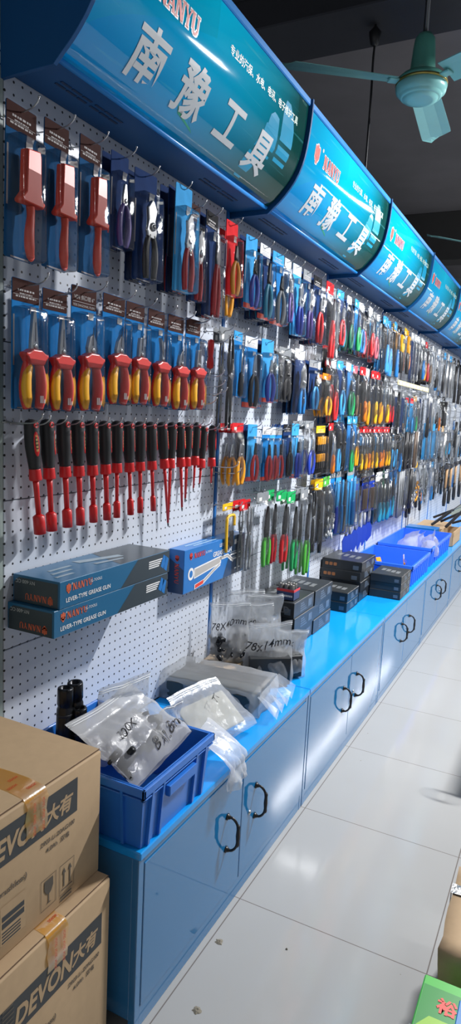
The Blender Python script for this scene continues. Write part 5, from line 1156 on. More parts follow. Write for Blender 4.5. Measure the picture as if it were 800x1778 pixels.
for k, (y, zt, h) in enumerate(PUTTY):
    t = thing('putty_knife', f'blue-bladed putty knife hanging above the blue tray, {ORD[k]} from the left', 'putty knife', (-1.215, y, zt), random.uniform(-.75, -.35), 'blue putty knives above the tray')
    MB().sweep([(0, 0, .0), (0, 0, -.05), (0, 0, -.10)], [.009, .012, .010], 10, .7).build('handle', PM('silver'), t)
    MB().plate([(-.008, -.095), (.008, -.095), (.032, -.135), (.030, -.20), (-.006, -h), (-.014, -h + .01), (-.032, -.135)], -.002, .002, .0008).build('blade', PM('royal', .3), t)
for (y, z, d) in HK:
    w = d.split()
    peg_hook(y, z, ' '.join(('steel hook for ' + d).split()[:16]), sc_=1.0)
# ================================================================== boxes on the board and counter
def box_face_text(mb, fn, items):
    for (s_, sz, u, v, mi, bold) in items:
        mb.text(s_, sz, (lambda x, y, u=u, v=v: fn(u + x, v + y)), 0, mi, 0, bold)
GBLUE = mat('grease_box_blue', (0.012, 0.115, 0.24), 0.28, 0, .10, 0, 6)
GDARK = mat('grease_box_dark', (0.035, 0.05, 0.062), 0.28)
GSKY = mat('grease_box_bright_blue', (0.010, 0.16, 0.48), 0.28, 0, .1, 0, 6)
def carton_body(mb, dx, dy, dz, bev=.0015): mb.box((-dx, 0, 0), (0, dy, dz), bev)
def grease_box(lab, loc, dy, rz=0.0):
    dx, dz = .158, .072
    t = thing('grease_gun_box', lab, 'box', loc, rz, 'dark blue grease gun boxes')
    b = MB().box((-dx, 0, 0), (0, dy, dz), .0012)
    b.build('carton', GBLUE, t)
    # darker printed far third on the long side, and the black end flap
    p = MB()
    p.add([(.0004, dy * .50, .001), (.0004, dy - .001, .001), (.0004, dy - .001, dz - .001), (.0004, dy * .66, dz - .001)], [[0, 1, 2, 3]])
    p.add([(-dx + .004, -.0004, .001), (-.006, -.0004, .001), (-.006, -.0004, dz - .006), (-dx + .02, -.0004, dz - .006), (-dx + .004, -.0004, dz - .02)], [[0, 1, 2, 3, 4][::1]])
    p.add([(-dx + .002, dy * .62, dz + .0004), (-.001, dy * .50, dz + .0004), (-.001, dy - .001, dz + .0004), (-dx + .002, dy - .001, dz + .0004)], [[0, 1, 2, 3]])
    p.build('dark_print', GDARK, t)
    f = lambda u, v: Vector((.0009, u, v))
    tx = MB()
    box_face_text(tx, f, [('LEVER-TYPE GREASE GUN', .0165, .118, .020, 0, .012), ('SL-TOOLS', .011, .148, .052, 0, 0.0), ('®', .008, .048, .060, 0, 0.0)])
    for j in range(4): tx.box((.0004, dy * .83 - .03, .050 - .0065 * j), (.0009, dy * .83 + .045 - .006 * j, .0535 - .0065 * j))
    tx.build('white_print', WHITE, t)
    rd = MB(); serif_word(rd, 'NAN', .019, lambda x, y: f(.074 + x, .051 + y), 0); serif_word(rd, 'YU', .019, lambda x, y: f(.116 + x, .051 + y), 0)
    emblem(rd, .026, lambda x, y: f(.034 + x, .050 + y), 0)
    # the end is printed upside down
    e = lambda u, v: Vector((-.080 - u, -.0009, .036 - v))
    emblem(rd, .024, lambda x, y: e(-.050 + x, .018 + y), 0); serif_word(rd, 'NAN', .017, lambda x, y: e(-.016 + x, .018 + y), 0); serif_word(rd, 'YU', .017, lambda x, y: e(.022 + x, .018 + y), 0)
    rd.build('brand_print', mat('orange_red_print', (.62, .12, .05), .45), t)
    ew = MB(); ew.text('NY-600 CC', .0135, lambda x, y: e(.035 + x, -.020 + y)); ew.build('end_print', mat('dim_white_print', (.5, .52, .52), .5), t)
    lo = MB()
    for q in range(2): lo.add([(.0008, dy * .90 + .02 * q, .028 - .012 * q), (.0008, dy * .93 + .02 * q, .018 - .012 * q), (.0008, dy * .965 + .012 * q, .052 - .006 * q), (.0008, dy * .93 + .012 * q, .064 - .006 * q)], [[0, 1, 2, 3]])
    lo.build('blue_mark', GSKY, t)
    tp = MB(); 
    tp.add([(-.13, .20, dz + .0008), (-.10, .20, dz + .0008), (-.06, .36, dz + .0008), (-.085, .36, dz + .0008)], [[0, 1, 2, 3]]); tp.add([(-.07, .22, dz + .0008), (-.055, .22, dz + .0008), (-.04, .33, dz + .0008), (-.05, .34, dz + .0008)], [[0, 1, 2, 3]])
    for k in range(3): tp.box((-.045 - .03 * k, .03 + .02 * k, dz + .0003), (-.035 - .03 * k, .10 + .03 * k, dz + .0008))
    tp.build('top_print', mat('grey_gun_print', (.28, .36, .42), .35), t)
    return t
grease_box('dark blue grease gun box, lower one of the two-box stack on the board', (-1.124, 1.276, .981), .535)
grease_box('dark blue grease gun box lying on top of the lower one', (-1.122, 1.294, .981 + .0728), .525, .004)
t = thing('grease_gun_box', 'bright blue box with grease gun picture, right of the dark blue boxes', 'box', (-1.217, 2.072, .905))
dx, dy, dz = .066, .505, .165
MB().box((-dx, 0, 0), (0, dy, dz), .0015).build('carton', GSKY, t)
dk = MB(); dk.add([(-dx + .001, -.0005, .001), (-.001, -.0005, .001), (-.001, -.0005, dz * .55), (-dx + .001, -.0005, dz * .8)], [[0, 1, 2, 3]])
dk.add([(.0005, dy * .62, .001), (.0005, dy - .001, .001), (.0005, dy - .001, dz - .001), (.0005, dy * .80, dz - .001)], [[0, 1, 2, 3]]); dk.build('dark_print', mat('grease_box_navy', (.012, .05, .13), .28), t)
f = lambda u, v: Vector((.0011, u, v))
wp = MB(); box_face_text(wp, f, [('LEVER-TYPE', .020, .325, .143, 0, .012), ('GREASE GUN', .027, .300, .113, 0, .016), ('SL-TOOLS', .011, .185, .133, 0, 0), ('®', .010, .075, .143, 0, 0)])
wp.box((.0006, .405, .128), (.001, .425, .148)); wp.box((.0006, .43, .132), (.001, .475, .137))
for z in (.098, .075): wp.box((.0006, .365, z), (.001, .48, z + .0015))
for z in (.085, .064): wp.box((.0006, .372, z), (.001, .474, z + .007))
wp.box((.0006, .415, .022), (.001, .47, .027)); wp.build('white_print', WHITE, t)
rp = MB(); serif_word(rp, 'NANYU', .020, lambda x, y: f(.115 + x, .134 + y), 0); emblem(rp, .028, lambda x, y: f(.048 + x, .136 + y), 0)
e = lambda u, v: Vector((-.030 + v, -.0011, .085 - u)); serif_word(rp, 'NANYU', .018, lambda x, y: e(.01 + x, y), 0); emblem(rp, .024, lambda x, y: e(-.048 - y, x), 0)
rp.build('brand_print', PRED, t)
def gun_quad(mb, pts, mi=0, x=.0011): mb.add([(x, a, b) for a, b in pts], [list(range(len(pts)))], mi)
gp = MB()
def poly(ol, mi, x): gp.add([(x, a, b) for a, b in ol], [list(range(len(ol)))], mi)
wo = lambda ol, g: ol
for (ol, mi, x) in (([(.075, .045), (.290, .068), (.290, .100), (.075, .086)], 0, .0009), ([(.08, .050), (.283, .072), (.283, .095), (.08, .081)], 1, .0012), ([(.285, .082), (.345, .083), (.395, .055), (.405, .066), (.35, .098), (.285, .096)], 0, .0009), ([(.29, .085), (.345, .087), (.395, .060), (.40, .064), (.35, .094), (.29, .092)], 1, .0012),
                    ([(.080, .003), (.15, .012), (.235, .045), (.285, .060), (.285, .075), (.22, .055), (.15, .030), (.080, .022)], 0, .0013), ([(.085, .006), (.148, .014), (.148, .028), (.085, .020)], 2, .0016), ([(.15, .017), (.235, .048), (.28, .064), (.28, .070), (.22, .052), (.15, .026)], 1, .0016)): poly(ol, mi, x)
ri = [(.052 + .022 * math.cos(a), .068 + .024 * math.sin(a)) for a in [2 * math.pi * i / 18 for i in range(18)]]; poly(ri, 0, .0009)
ri = [(.052 + .012 * math.cos(a), .068 + .014 * math.sin(a)) for a in [2 * math.pi * i / 18 for i in range(18)]]; poly(ri, 3, .0012)
gp.build('grease_gun_picture', [WHITE, mat('gun_grey_print', (.42, .40, .38), .35), PRED, GSKY], t)
tp = MB(); 
for k in range(2): tp.box((-.045 + .02 * k, .07 + .03 * k, dz + .0002), (-.038 + .02 * k, .24 + .06 * k, dz + .0008))
tp.build('top_print', mat('pale_top_print', (.35, .52, .66), .35), t)
# the two cartons and this box rest on pairs of long hooks
for k, (y, z, lab) in enumerate(((1.40, .9785, 'left long hook under the dark blue grease gun boxes'), (1.70, .9785, 'right long hook under the dark blue grease gun boxes'), (2.18, .9025, 'left hook under the bright blue grease gun box'), (2.48, .9025, 'right hook under the bright blue grease gun box'))):
    peg_hook(y, z, lab, None, 1.15 if k < 2 else .5)

# ------------------------------------------------------------------ moulded plastic crates
CRB = mat('crate_blue_plastic', (0.025, 0.17, 0.60), 0.30, 0, .05, 0.03, 25); CRB2 = mat('tray_blue_plastic', (0.035, 0.17, 0.85), 0.30, 0, .05, 0.03, 25)
def crate(label, loc, lx, ly, h, m, nx, ny, taper=.012, slot=True, group=None):
    """open box; origin at the near front bottom corner, runs to -x and +y"""
    t = thing('plastic_crate', label, 'crate', loc, 0, group)
    T = taper; w = .004; b = MB()
    o0 = [(0 - T, T), (0 - T, ly - T), (-lx + T, ly - T), (-lx + T, T)]; o1 = [(0, 0), (0, ly), (-lx, ly), (-lx, 0)]
    i0 = [(-T - w, T + w), (-T - w, ly - T - w), (-lx + T + w, ly - T - w), (-lx + T + w, T + w)]; i1 = [(-w, w), (-w, ly - w), (-lx + w, ly - w), (-lx + w, w)]
    vs = [(x, y, 0) for x, y in o0] + [(x, y, h) for x, y in o1] + [(x, y, h) for x, y in i1] + [(x, y, .005) for x, y in i0]
    fs = [[0, 3, 2, 1]]
    for r in range(3):
        for k in range(4): fs.append([r * 4 + k, r * 4 + (k + 1) % 4, r * 4 + 4 + (k + 1) % 4, r * 4 + 4 + k])
    fs.append([12, 13, 14, 15]); b.add(vs, fs)
    b.build('crate_shell', m, t)
    rm = MB(); q = .009; g = .0005
    for (lo, hi) in (((g, -q, h - .022), (q, ly + q, h)), ((-lx - q, -q, h - .022), (-lx - g, ly + q, h)), ((-lx - q, -q, h - .022), (q, -g, h)), ((-lx - q, ly + g, h - .022), (q, ly + q, h))): rm.box(lo, hi, .002)
    for (lo, hi) in (((-.004, -.006, h - .032), (.006, ly + .006, h - .028)), ((-lx - .006, -.006, h - .032), (.006, .004, h - .028))): rm.box(lo, hi, .001)
    rm.build('rim', m, t)
    rb = MB()
    def rib(x, y, ax, w2=.004):
        if ax == 'x': rb.add([(-T - .004, y - w2, .002), (-T + .009, y - w2, .002), (-T + .009, y + w2, .002), (-T - .004, y + w2, .002), (-.004, y - w2, h - .02), (.0075, y - w2, h - .02), (.0075, y + w2, h - .02), (-.004, y + w2, h - .02)], [[0, 3, 2, 1], [0, 1, 5, 4], [1, 2, 6, 5], [2, 3, 7, 6], [3, 0, 4, 7], [4, 5, 6, 7]])
        else: rb.add([(x - w2, T + .004, .002), (x + w2, T + .004, .002), (x + w2, T - .009, .002), (x - w2, T - .009, .002), (x - w2, .004, h - .02), (x + w2, .004, h - .02), (x + w2, -.0075, h - .02), (x - w2, -.0075, h - .02)], [[0, 1, 2, 3], [0, 4, 5, 1], [1, 5, 6, 2], [2, 6, 7, 3], [3, 7, 4, 0], [4, 7, 6, 5]])
    for y in ny: rib(0, y, 'x')
    for x in nx: rib(x, 0, 'y')
    rb.build('ribs', m, t)
    return t
cr = crate('blue plastic crate full of clear bags at the near counter corner', (-.826, 1.258, CT + .001), .40, .335, .168, CRB, [-.06, -.14, -.22, -.30], [.035, .085, .25, .30])
MB().plate([(.10, .100), (.235, .100), (.235, .128), (.10, .128)], -.002, .014, .003).build('label_holder', CRB, cr)
t1 = crate('blue plastic tray with ribbed sides, nearer one on the counter', (-.852, 4.37, CT + .001), .41, .58, .142, CRB2, [-.05, -.12, -.2, -.28, -.35], [.03, .09, .16, .23, .30, .37, .44, .51, .55], .008, group='blue plastic trays')
t2 = crate('blue plastic tray holding clear bags, farther one on the counter', (-.866, 5.10, CT + .001), .40, .86, .142, CRB2, [-.05, -.15, -.25, -.35], [.03, .10, .2, .3, .4, .5, .6, .7, .8], .008, group='blue plastic trays')
dv = MB(); dv.box((-.39, .285, .02), (-.02, .289, .08), .001); dv.build('divider', CRB2, t1)

# ------------------------------------------------------------------ clear bags
def bag_surface(w, h, d, seed, crease=.012, flop=0.0, top=.72, lean=0.0):
    """closed film bag standing on its base: width along y, height z, depth x; above 'top' it is a flat crimped flap"""
    def S(u, v, side):                        # u -1..1 across, v 0..1 up, side +1 front / -1 back
        e = max(0.0, 1 - abs(u) ** 2.6) ** .5
        if v < top: p = math.sin(math.pi * min(1, (.06 + .94 * v / top) ** .75)) ** .55 if v > 0 else .45
        else: p = 0.0
        p = max(p, .05)
        x = side * d / 2 * e * p
        nx = noise.noise((u * 2.3 + seed, v * 3.1, side * 3 + seed)) * crease * 1.2 + noise.noise((u * 6 + seed, v * 6.5, side * 2 + seed)) * crease * .7 + abs(noise.noise((u * 4 + v * 5 + seed, v * 3 - u * 3, side))) * crease * .8
        pinch = 1 - .10 * v + .05 * math.sin(5 * v + seed)
        y = u * w / 2 * pinch + noise.noise((v * 4, seed, side * 0)) * .008 + lean * v * h
        z = h * v + noise.noise((u * 1.2 + seed, 5.5, v)) * .012 * v
        k_ = 1.0 if v < .5 else max(.15, 1 - (v - .5) * 1.9)
        x += nx * (.4 + .6 * e) * k_ + flop * max(0, v - .45) ** 1.5
        return Vector((x, y, z))
    return S
def bag(name, label, loc, w, h, d, seed, film_m=None, rz=0.0, flop=0.0, top=.72, writing=None, fill=None, group=None, lean=0.0, crease=.014, rx=0.0, ry=0.0, cat='bag', zlock=True):
    t = thing(name, label, cat, loc, rz, group, rx, ry)
    S = bag_surface(w, h, d, seed, crease, flop, top, lean)
    NU, NV = 22, 26; mb = MB()
    for side in (1, -1):
        vs = [S(-1 + 2 * i / (NU - 1), j / (NV - 1), side) for j in range(NV) for i in range(NU)]
        fs = [[j * NU + i, j * NU + i + 1, (j + 1) * NU + i + 1, (j + 1) * NU + i] for j in range(NV - 1) for i in range(NU - 1)]
        if side < 0: fs = [f[::-1] for f in fs]
        mb.add(vs, fs, 0, True)
    mb.build('film', film_m or BAGF, t)
    if zlock:
        z = MB()
        for v in (.93, .96): z.sweep([S(-1 + 2 * i / 16, v, 1) + Vector((.001, 0, 0)) for i in range(17)], .0012, 5)
        z.build('zip_strip', mat('zip_strip_white', (.72, .74, .75), .35), t)
    if writing:
        wm = MB()
        for (s_, sz, u0, v0, tilt) in writing:
            ca, sa = math.cos(tilt), math.sin(tilt)
            def fn(x, y, u0=u0, v0=v0):
                x += .28 * y; yy = y + .12 * sz * math.sin(x / sz * 2.1)
                X, Y = x * ca - yy * sa, x * sa + yy * ca
                return S(u0 + X / (w / 2), v0 + Y / h, 1) + Vector((.0028, 0, 0))
            wm.text(s_, sz, fn, 0, 0, 5, .004)
        wm.build('marker_writing', mat('marker_ink', (.015, .015, .018), .5), t)
    if fill: fill(t)
    return t
def bits(t, n, y, z, x, r, L, m=None, name='loose_bits', lay=False):
    """a heap of small black bits and sockets, too many to count, inside a bag"""
    mb = MB()
    for k in range(n):
        c = Vector((random.uniform(*x), random.uniform(*y), random.uniform(*z)))
        d = Vector((random.uniform(-1, 1), random.uniform(-1, 1), random.uniform(-.3, .3))).normalized() * L * random.uniform(.6, 1.2)
        rr = r * random.uniform(.8, 1.2)
        mb.sweep([c - d / 2, c + d / 2], rr, 8, ref=(0, 0, 1)); mb.sweep([c + d / 2, c + d * .9], rr * .55, 6, ref=(0, 0, 1))
    tag(mb.build(name, m or mat('black_phosphate_steel', (.022, .024, .027), .33, .5), t), kind='stuff')
def slab_fill(dims, m, name='boxed_goods'):
    def f(t): MB().box(dims[0], dims[1], .006).build(name, m, t)
    return f
OLIVE = mat('dark_olive_pouch', (.035, .042, .038), .5, 0, .2, .2, 20); PAPER = mat('grey_paper_insert', (.42, .42, .38), .8)
KRAFT = mat('brown_kraft_board', (.43, .30, .175), .75, 0, .08, .04, 40); KRAFTD = mat('dark_kraft_edge', (.16, .10, .06), .85)
zb = CT + .001
# sockets standing in the crate
for k, (x, y, zt, r, lean) in enumerate(((-1.17, 1.367, .805, .022, -.04), (-1.17, 1.432, .807, .022, .05), (-1.145, 1.412, .742, .021, .02), (-1.19, 1.395, .70, .020, 0.0))):
    t = thing('impact_socket', ['long black impact socket upright at the crate left, nearest the carton', 'long black impact socket upright beside the clear bag', 'shorter black impact socket in front of the two tall ones', 'black impact socket low behind the tall ones'][k], 'socket', (x, y, .52), 0, 'black impact sockets in the crate', lean, 0)
    H = zt - .52
    MB().lathe([(.004, H - .02), (r * .62, H - .02), (r * .64, H), (r * .95, H), (r, H - .004), (r, H - .045), (r * .9, H - .05), (r * .9, H - .055), (r, H - .06), (r * 1.02, .004), (r * .95, 0)], 20).build('socket_body', mat('black_oxide', (.016, .017, .02), .25, .6), t)
    MB().lathe([(r * 1.005, H - .072), (r * 1.03, H - .073), (r * 1.03, H - .078), (r * 1.005, H - .079)], 20).build('retaining_ring', BRUB, t)
G = 'clear bags on the counter'
bag('clear_bag', 'clear bag with 8 X 1.8mm writing lying across the blue crate front', (-.868, 1.425, .666), .33, .235, .085, 3.1, BAGM, .10, .0, .8, [('8 X 1.8mm', .044, .22, .16, .10), ('200X', .036, -.42, .50, -.05)],
    lambda t: bits(t, 16, (-.13, .10), (.04, .10), (-.02, .02), .009, .045), G, ry=-1.08)
bag('clear_bag', 'clear bag of dark bits upright in the crate behind the sockets', (-1.075, 1.50, .59), .20, .225, .12, 8.4, BAGF, -.25, 0, .62, None, lambda t: bits(t, 20, (-.06, .06), (.035, .12), (-.025, .025), .011, .05), G, ry=.10)
bag('clear_bag', 'small clear bag with blue label sticking up at the crate middle', (-.99, 1.60, .60), .11, .13, .05, 5.2, BAGM, -.2, .02, .6, None, lambda t: MB().plate(rrect(.05, .03, .002, 0, .06), -.002, .002).build('blue_label', PM('blue'), t), G, ry=.2)
bag('clear_bag', 'milky clear bag with paper insert leaning behind the blue crate', (-.885, 1.84, zb + .030), .29, .215, .06, 12.7, BAGF, -.20, .0, .85, [('TT', .03, .25, .62, .3)],
    lambda t: MB().box((-.008, -.115, .03), (-.002, .115, .16), .003).build('paper_insert', PAPER, t), G, ry=-.95)
bag('clear_bag', 'empty milky bag hanging over the counter edge right of the crate', (-.803, 1.735, .462), .14, .15, .03, 21.3, BAGM, .12, -.30, .3, None, None, G, ry=-.02, zlock=False)
# long wrapped boxes lying across the counter
t = thing('clear_bag', 'long clear bag of dark boxes lying across the counter', 'bag', (-1.09, 2.06, zb + .001), .10, G)
for k in range(2): MB().box((-.175, -.002 + .110 * k, .006), (.175, .104 + .110 * k, .080 - .006 * k), .010).build('dark_box', mat('near_black_carton', (.018, .02, .022), .4) if k else OLIVE, t)
bm = bmesh.new(); bmesh.ops.create_cube(bm, size=1); bmesh.ops.subdivide_edges(bm, edges=list(bm.edges), cuts=13, use_grid_fill=True)
for v in bm.verts:
    q = v.co.copy(); e = 1 - .10 * max(abs(q.y) * 2, abs(q.z) * 2) ** 6 * (abs(q.y) * 2) ** 4
    v.co = Vector((q.x * .40, q.y * .245 * e + .106, (q.z + .5) * .098 * e + .001))
    d = noise.noise_vector(v.co * 16) * .011 + noise.noise_vector(v.co * 45) * .005
    v.co += Vector((d.x, d.y, abs(d.z) if q.z > -.4 else 0))
MB().addbm(bm, 0, True).build('film', BAGF, t)
ml = MB(); n = 13; vs = []
for i in range(n):
    y = -.02 + .25 * i / (n - 1); w_ = .012 * math.sin(i * 2.2)
    for j in range(4): vs.append((.198 + .022 * j, y + w_ * j * .4, .085 - .020 * j + w_ * .6 * j))
ml.add(vs, [[4 * i + j, 4 * i + j + 1, 4 * i + j + 5, 4 * i + j + 4] for i in range(n - 1) for j in range(3)], 0, True); ml.build('loose_mouth', BAGF, t)
t = thing('cardboard_sheet', 'folded brown cardboard lying behind the bags against the board', 'cardboard', (-1.20, 2.42, zb), .1)
MB().box((-.06, -.12, 0), (.09, .14, .055), .003).build('folded_board', KRAFT, t); MB().box((-.07, -.13, .055), (.085, .12, .060), .001).build('loose_flap', KRAFT, t)
BK = mat('black_carton_print', (.020, .022, .024), .36, 0, .2, 0, 20)
bag('clear_bag', 'clear bag with 78x14mm writing standing frontmost on the counter', (-1.00, 2.395, zb), .20, .26, .10, 31.9, BAGF, -.95, .05, .60, [('78x14mm', .050, -.05, .64, .10)], lambda t: MB().box((-.045, -.085, .006), (.045, .085, .12), .004).build('dark_box', BK, t), G)
bag('clear_bag', 'clear bag with faint 78 writing left of the 78x14mm bag', (-1.10, 2.44, zb + .06), .20, .25, .075, 44.1, BAGF, -.9, .02, .60, [('78', .040, .0, .62, .1)], lambda t: bits(t, 18, (-.07, .07), (.03, .11), (-.025, .025), .010, .05), G)
bag('clear_bag', 'clear bag of dark bits with 78X40mm writing against the board', (-1.165, 2.36, zb + .062), .19, .25, .07, 51.7, BAGF, -.8, .0, .58, [('78X40mm', .040, .0, .64, .12)], lambda t: bits(t, 22, (-.075, .075), (.03, .11), (-.022, .022), .010, .05), G)
bag('clear_bag', 'tall clear bag with 78x14 writing behind the faint 78 bag', (-1.17, 2.53, zb + .06), .17, .27, .08, 61.2, BAGF, -.85, .02, .55, [('78x14', .044, .0, .60, .35)], lambda t: bits(t, 14, (-.05, .05), (.03, .10), (-.02, .02), .010, .045), G)
bag('clear_bag', 'clear bag with black scribble in front of the brown-edged boxes', (-1.10, 2.55, zb + .10), .17, .22, .08, 72.9, BAGF, -.9, .03, .55, [('70', .05, .15, .36, .2)], lambda t: bits(t, 10, (-.05, .05), (.03, .10), (-.02, .02), .010, .045), G)
bag('clear_bag', 'clear bag with black scribble right of the 78x14mm bag', (-.950, 2.50, zb), .15, .21, .07, 83.4, BAGF, -.8, .05, .55, [('85', .045, -.1, .62, .2)], lambda t: MB().box((-.026, -.05, .006), (.026, .05, .10), .004).build('dark_box', BK, t), G)

# ------------------------------------------------------------------ black tool boxes
BKT = mat('black_box_top', (.030, .034, .036), .30, 0, .15, 0, 15)
GREYT = mat('grey_box_print', (.15, .16, .165), .4); LBL = mat('box_label_bluegrey', (.10, .13, .17), .4); ORG = mat('orange_box_print', (.42, .16, .05), .45)
def black_box(label, loc, dx, dy, dz, end_text=None, group='black tool boxes', rz=0.0, orange=False):
    t = thing('tool_box_carton', label, 'box', loc, rz, group)
    MB().box((-dx, 0, 0), (0, dy, dz), .0015).build('carton', BK, t)
    MB().box((-dx + .004, .004, dz), (-.004, dy - .004, dz + .0006)).build('top_sheet', BKT, t)
    p = MB()
    for k in range(4): p.box((-dx * (.25 + .17 * k) - .012, dy * (.3 + .05 * k), dz + .0007), (-dx * (.25 + .17 * k) + .012, dy * (.55 + .05 * k), dz + .0011))
    p.build('top_print', GREYT, t)
    l = MB()
    for k in range(4): l.box((.0002, dy * .30, dz * (.2 + .16 * k)), (.0007, dy * (.62 - .05 * k), dz * (.29 + .16 * k)))
    l.box((.0002, dy * .70, dz * .25), (.0007, dy * .88, dz * .75)); l.box((-dx * .22, -.0007, dz * .2), (-dx * .08, -.0002, dz * .6))
    l.build('side_label', LBL, t)
    if end_text:
        e = MB(); w, h = text_w(end_text, .03); e.text(end_text, min(dz * .62, dx * .62 / w), lambda x, y: Vector((-dx * .42 + x, -.0009, dz * .52 + y)), 0, 0, 0, .03); e.build('end_lettering', GREYT, t)
    if orange:
        e = MB()
        for k in range(3): e.plate(rrect(.020, dz * .32, .004, -dx * .88 + .026 * k, dz * .5), 0, .0006)
        e.v = [(y, -.0004 - x, z) for x, y, z in e.v]; e.build('orange_marks', ORG, t)
    return t
H3 = .073
for c_, (y, n) in enumerate(((2.805, 3), (3.075, 3))):
    for k in range(n):
        black_box(f'black tool box with grey end lettering, {["bottom", "middle", "top"][k]} of the {["first", "second"][c_]} stack beyond the bags', (-1.057 + .004 * ((k + c_) % 2), y + .004 * (k % 2), zb + k * (H3 + .0008)), .215, .262, H3, 'SHIELD')
black_box('black tool box with brown edge lying behind the clear bags', (-1.12, 2.645, zb + .0), .15, .145, .19, None, 'black tool boxes', 0)
black_box('black tool box with blue label standing right of the bags', (-.985, 2.655, zb), .10, .115, .105, None)
for k in range(2):
    black_box(f'black tool box, {["lower", "upper"][k]} of the two-box stack in front of the tall stack', (-1.028, 3.545 + .004 * k, zb + k * .0552), .20, .22, .0545)
for k in range(4):
    black_box(f'wide black tool box, {["bottom", "second", "third", "topmost"][k]} of the tall stack by the tray', (-1.034 + .005 * (k % 2), 3.80 + .004 * (k % 2), zb + k * .0597), .245, .30, .059, None, 'black tool boxes', 0, True)
for k in range(3):
    black_box(f'black tool box, {["bottom", "middle", "top"][k]} of the three before the nearer tray', (-.836, 4.0 + .004 * (k % 2), zb + k * .0482), .19, .26, .0475)
# small blue and red open box of grey bits on top of the first stack
t = thing('open_bit_box', 'small blue and red open box of grey sockets on the black stack', 'box', (-1.075, 2.835, zb + 3 * (H3 + .0008) + .001), 0)
b = MB(); w_, d_, h_ = .085, .075, .052
for lo, hi in (((-w_, 0, 0), (0, d_, .002)), ((-w_, 0, 0), (0, .002, h_)), ((-w_, d_ - .002, 0), (0, d_, h_)), ((-w_, 0, 0), (-w_ + .002, d_, h_)), ((-.002, 0, 0), (0, d_, h_))): b.box(lo, hi)
b.build('tray_box', mat('bit_box_navy', (.015, .04, .13), .4), t)
rr = MB(); rr.box((-w_ - .0006, -.0008, h_ - .012), (.0006, -.0002, h_)); rr.box((.0002, 0, h_ - .012), (.0008, d_, h_)); rr.build('red_band', RED, t)
tw = MB(); 
for k in range(8): tw.box((-w_ * .85 + .0085 * k, -.0011, .016), (-w_ * .85 + .0085 * k + .006, -.0006, .025))
tw.build('white_print', WHITE, t)
for k in range(5):
    x, y = -1.075 - .018 - .026 * (k % 3), 2.835 + .02 + .034 * (k // 3)
    o = MB().lathe([(.011, 0), (.012, .002), (.012, .068), (.010, .070), (.007, .070), (.007, .06)], 14).build('socket', mat('grey_phosphate', (.16, .155, .15), .4, .6), loc=(x, y, zb + 3 * (H3 + .0008) + .0035))
    tag(o, f'grey socket standing in the small blue and red box, {ORD[k]} of five', 'socket', 'grey sockets in the small box')

# ------------------------------------------------------------------ in and beyond the trays
CARD = mat('small_blister_art', (.42, .22, .10), .4, 0, .5, 0, 90)
for k, (x, y, z, rz) in enumerate(((-1.12, 4.50, .53, .3), (-1.10, 4.62, .53, -.5), (-1.02, 4.53, .53, .8), (-.99, 4.80, .53, .1))):
    t = thing('small_blister_pack', ['small orange blister pack at the tray back left', 'small orange blister pack beside the back left one', 'small orange blister pack in the tray middle', 'upright orange blister pack with white top against the tray divider'][k], 'pack', (x, y, zb + .008), rz, 'small packs in the nearer tray', 0, -.5 if k < 3 else -.12)
    MB().plate(rrect(.05, .12, .004, 0, .06), -.001, .001).build('backing_card', CARD, t); MB().plate(rrect(.044, .03, .003, 0, .104), .001, .003).build('header', PM('white' if k == 3 else 'amber'), t)
    MB().plate(rrect(.036, .06, .008, 0, .05), .001, .016, .006, 0, False, True).build('blister', BLISTER, t)
    MB().lathe([(.012, 0), (.012, .008)], 14, axis='x', org=(.001, 0, .05)).build('small_wheel', PM('amber'), t)
for k, (x, y, w, h, rz, ry) in enumerate(((-1.12, 5.33, .30, .20, -.2, .35), (-.99, 5.62, .24, .17, .2, .3), (-.93, 5.32, .24, .12, .3, .6), (-1.14, 5.80, .20, .14, 0, .6))):
    bag('clear_bag', ['big clear bag heaped at the back of the farther tray', 'clear bag peaking upright in the farther tray', 'pinkish clear bag spilling over the front of the farther tray', 'clear bag at the far end of the farther tray'][k], (x, y, zb + .07 if k == 2 else zb + .03), w, h, .13, 90 + 7 * k, BAGM, rz, 0, .75, None, None, 'clear bags in the farther tray', ry=ry, zlock=False)
t = thing('blue_carton', 'flat bright blue box lying behind the farther tray', 'box', (-1.0, 6.05, zb + .07), .0)
MB().box((-.27, 0, 0), (0, .16, .075), .002).build('carton', GSKY, t); q = MB().box((-.20, -.0008, .02), (-.165, -.0003, .05)); 
for j in range(3): q.box((-.14, -.0008, .02 + .013 * j), (-.05, -.0003, .027 + .013 * j))
q.build('white_print', WHITE, t)
t = thing('low_carton', 'low brown board box under the flat blue box', 'box', (-.985, 6.06, zb), 0); MB().box((-.285, 0, 0), (0, .18, .069), .003).build('carton', KRAFT, t)
t = thing('open_carton', 'open brown cardboard box of saws at the far end of the counter', 'carton', (-.862, 6.10, zb), 0)
b = MB()
for lo, hi in (((-.11, .0, 0), (0, .42, .004)), ((-.004, 0, 0), (0, .42, .13)), ((-.11, 0, 0), (-.106, .42, .13)), ((-.11, 0, 0), (0, .004, .12)), ((-.11, .416, 0), (0, .42, .12))): b.box(lo, hi, .001)
b.build('carton_walls', KRAFT, t); MB().box((.0005, .02, .085), (.0035, .4, .129), .001).build('flap', KRAFT, t)
WOOD = mat('pale_hammer_wood', (.50, .30, .15), .5, 0, .2, .05, 30)
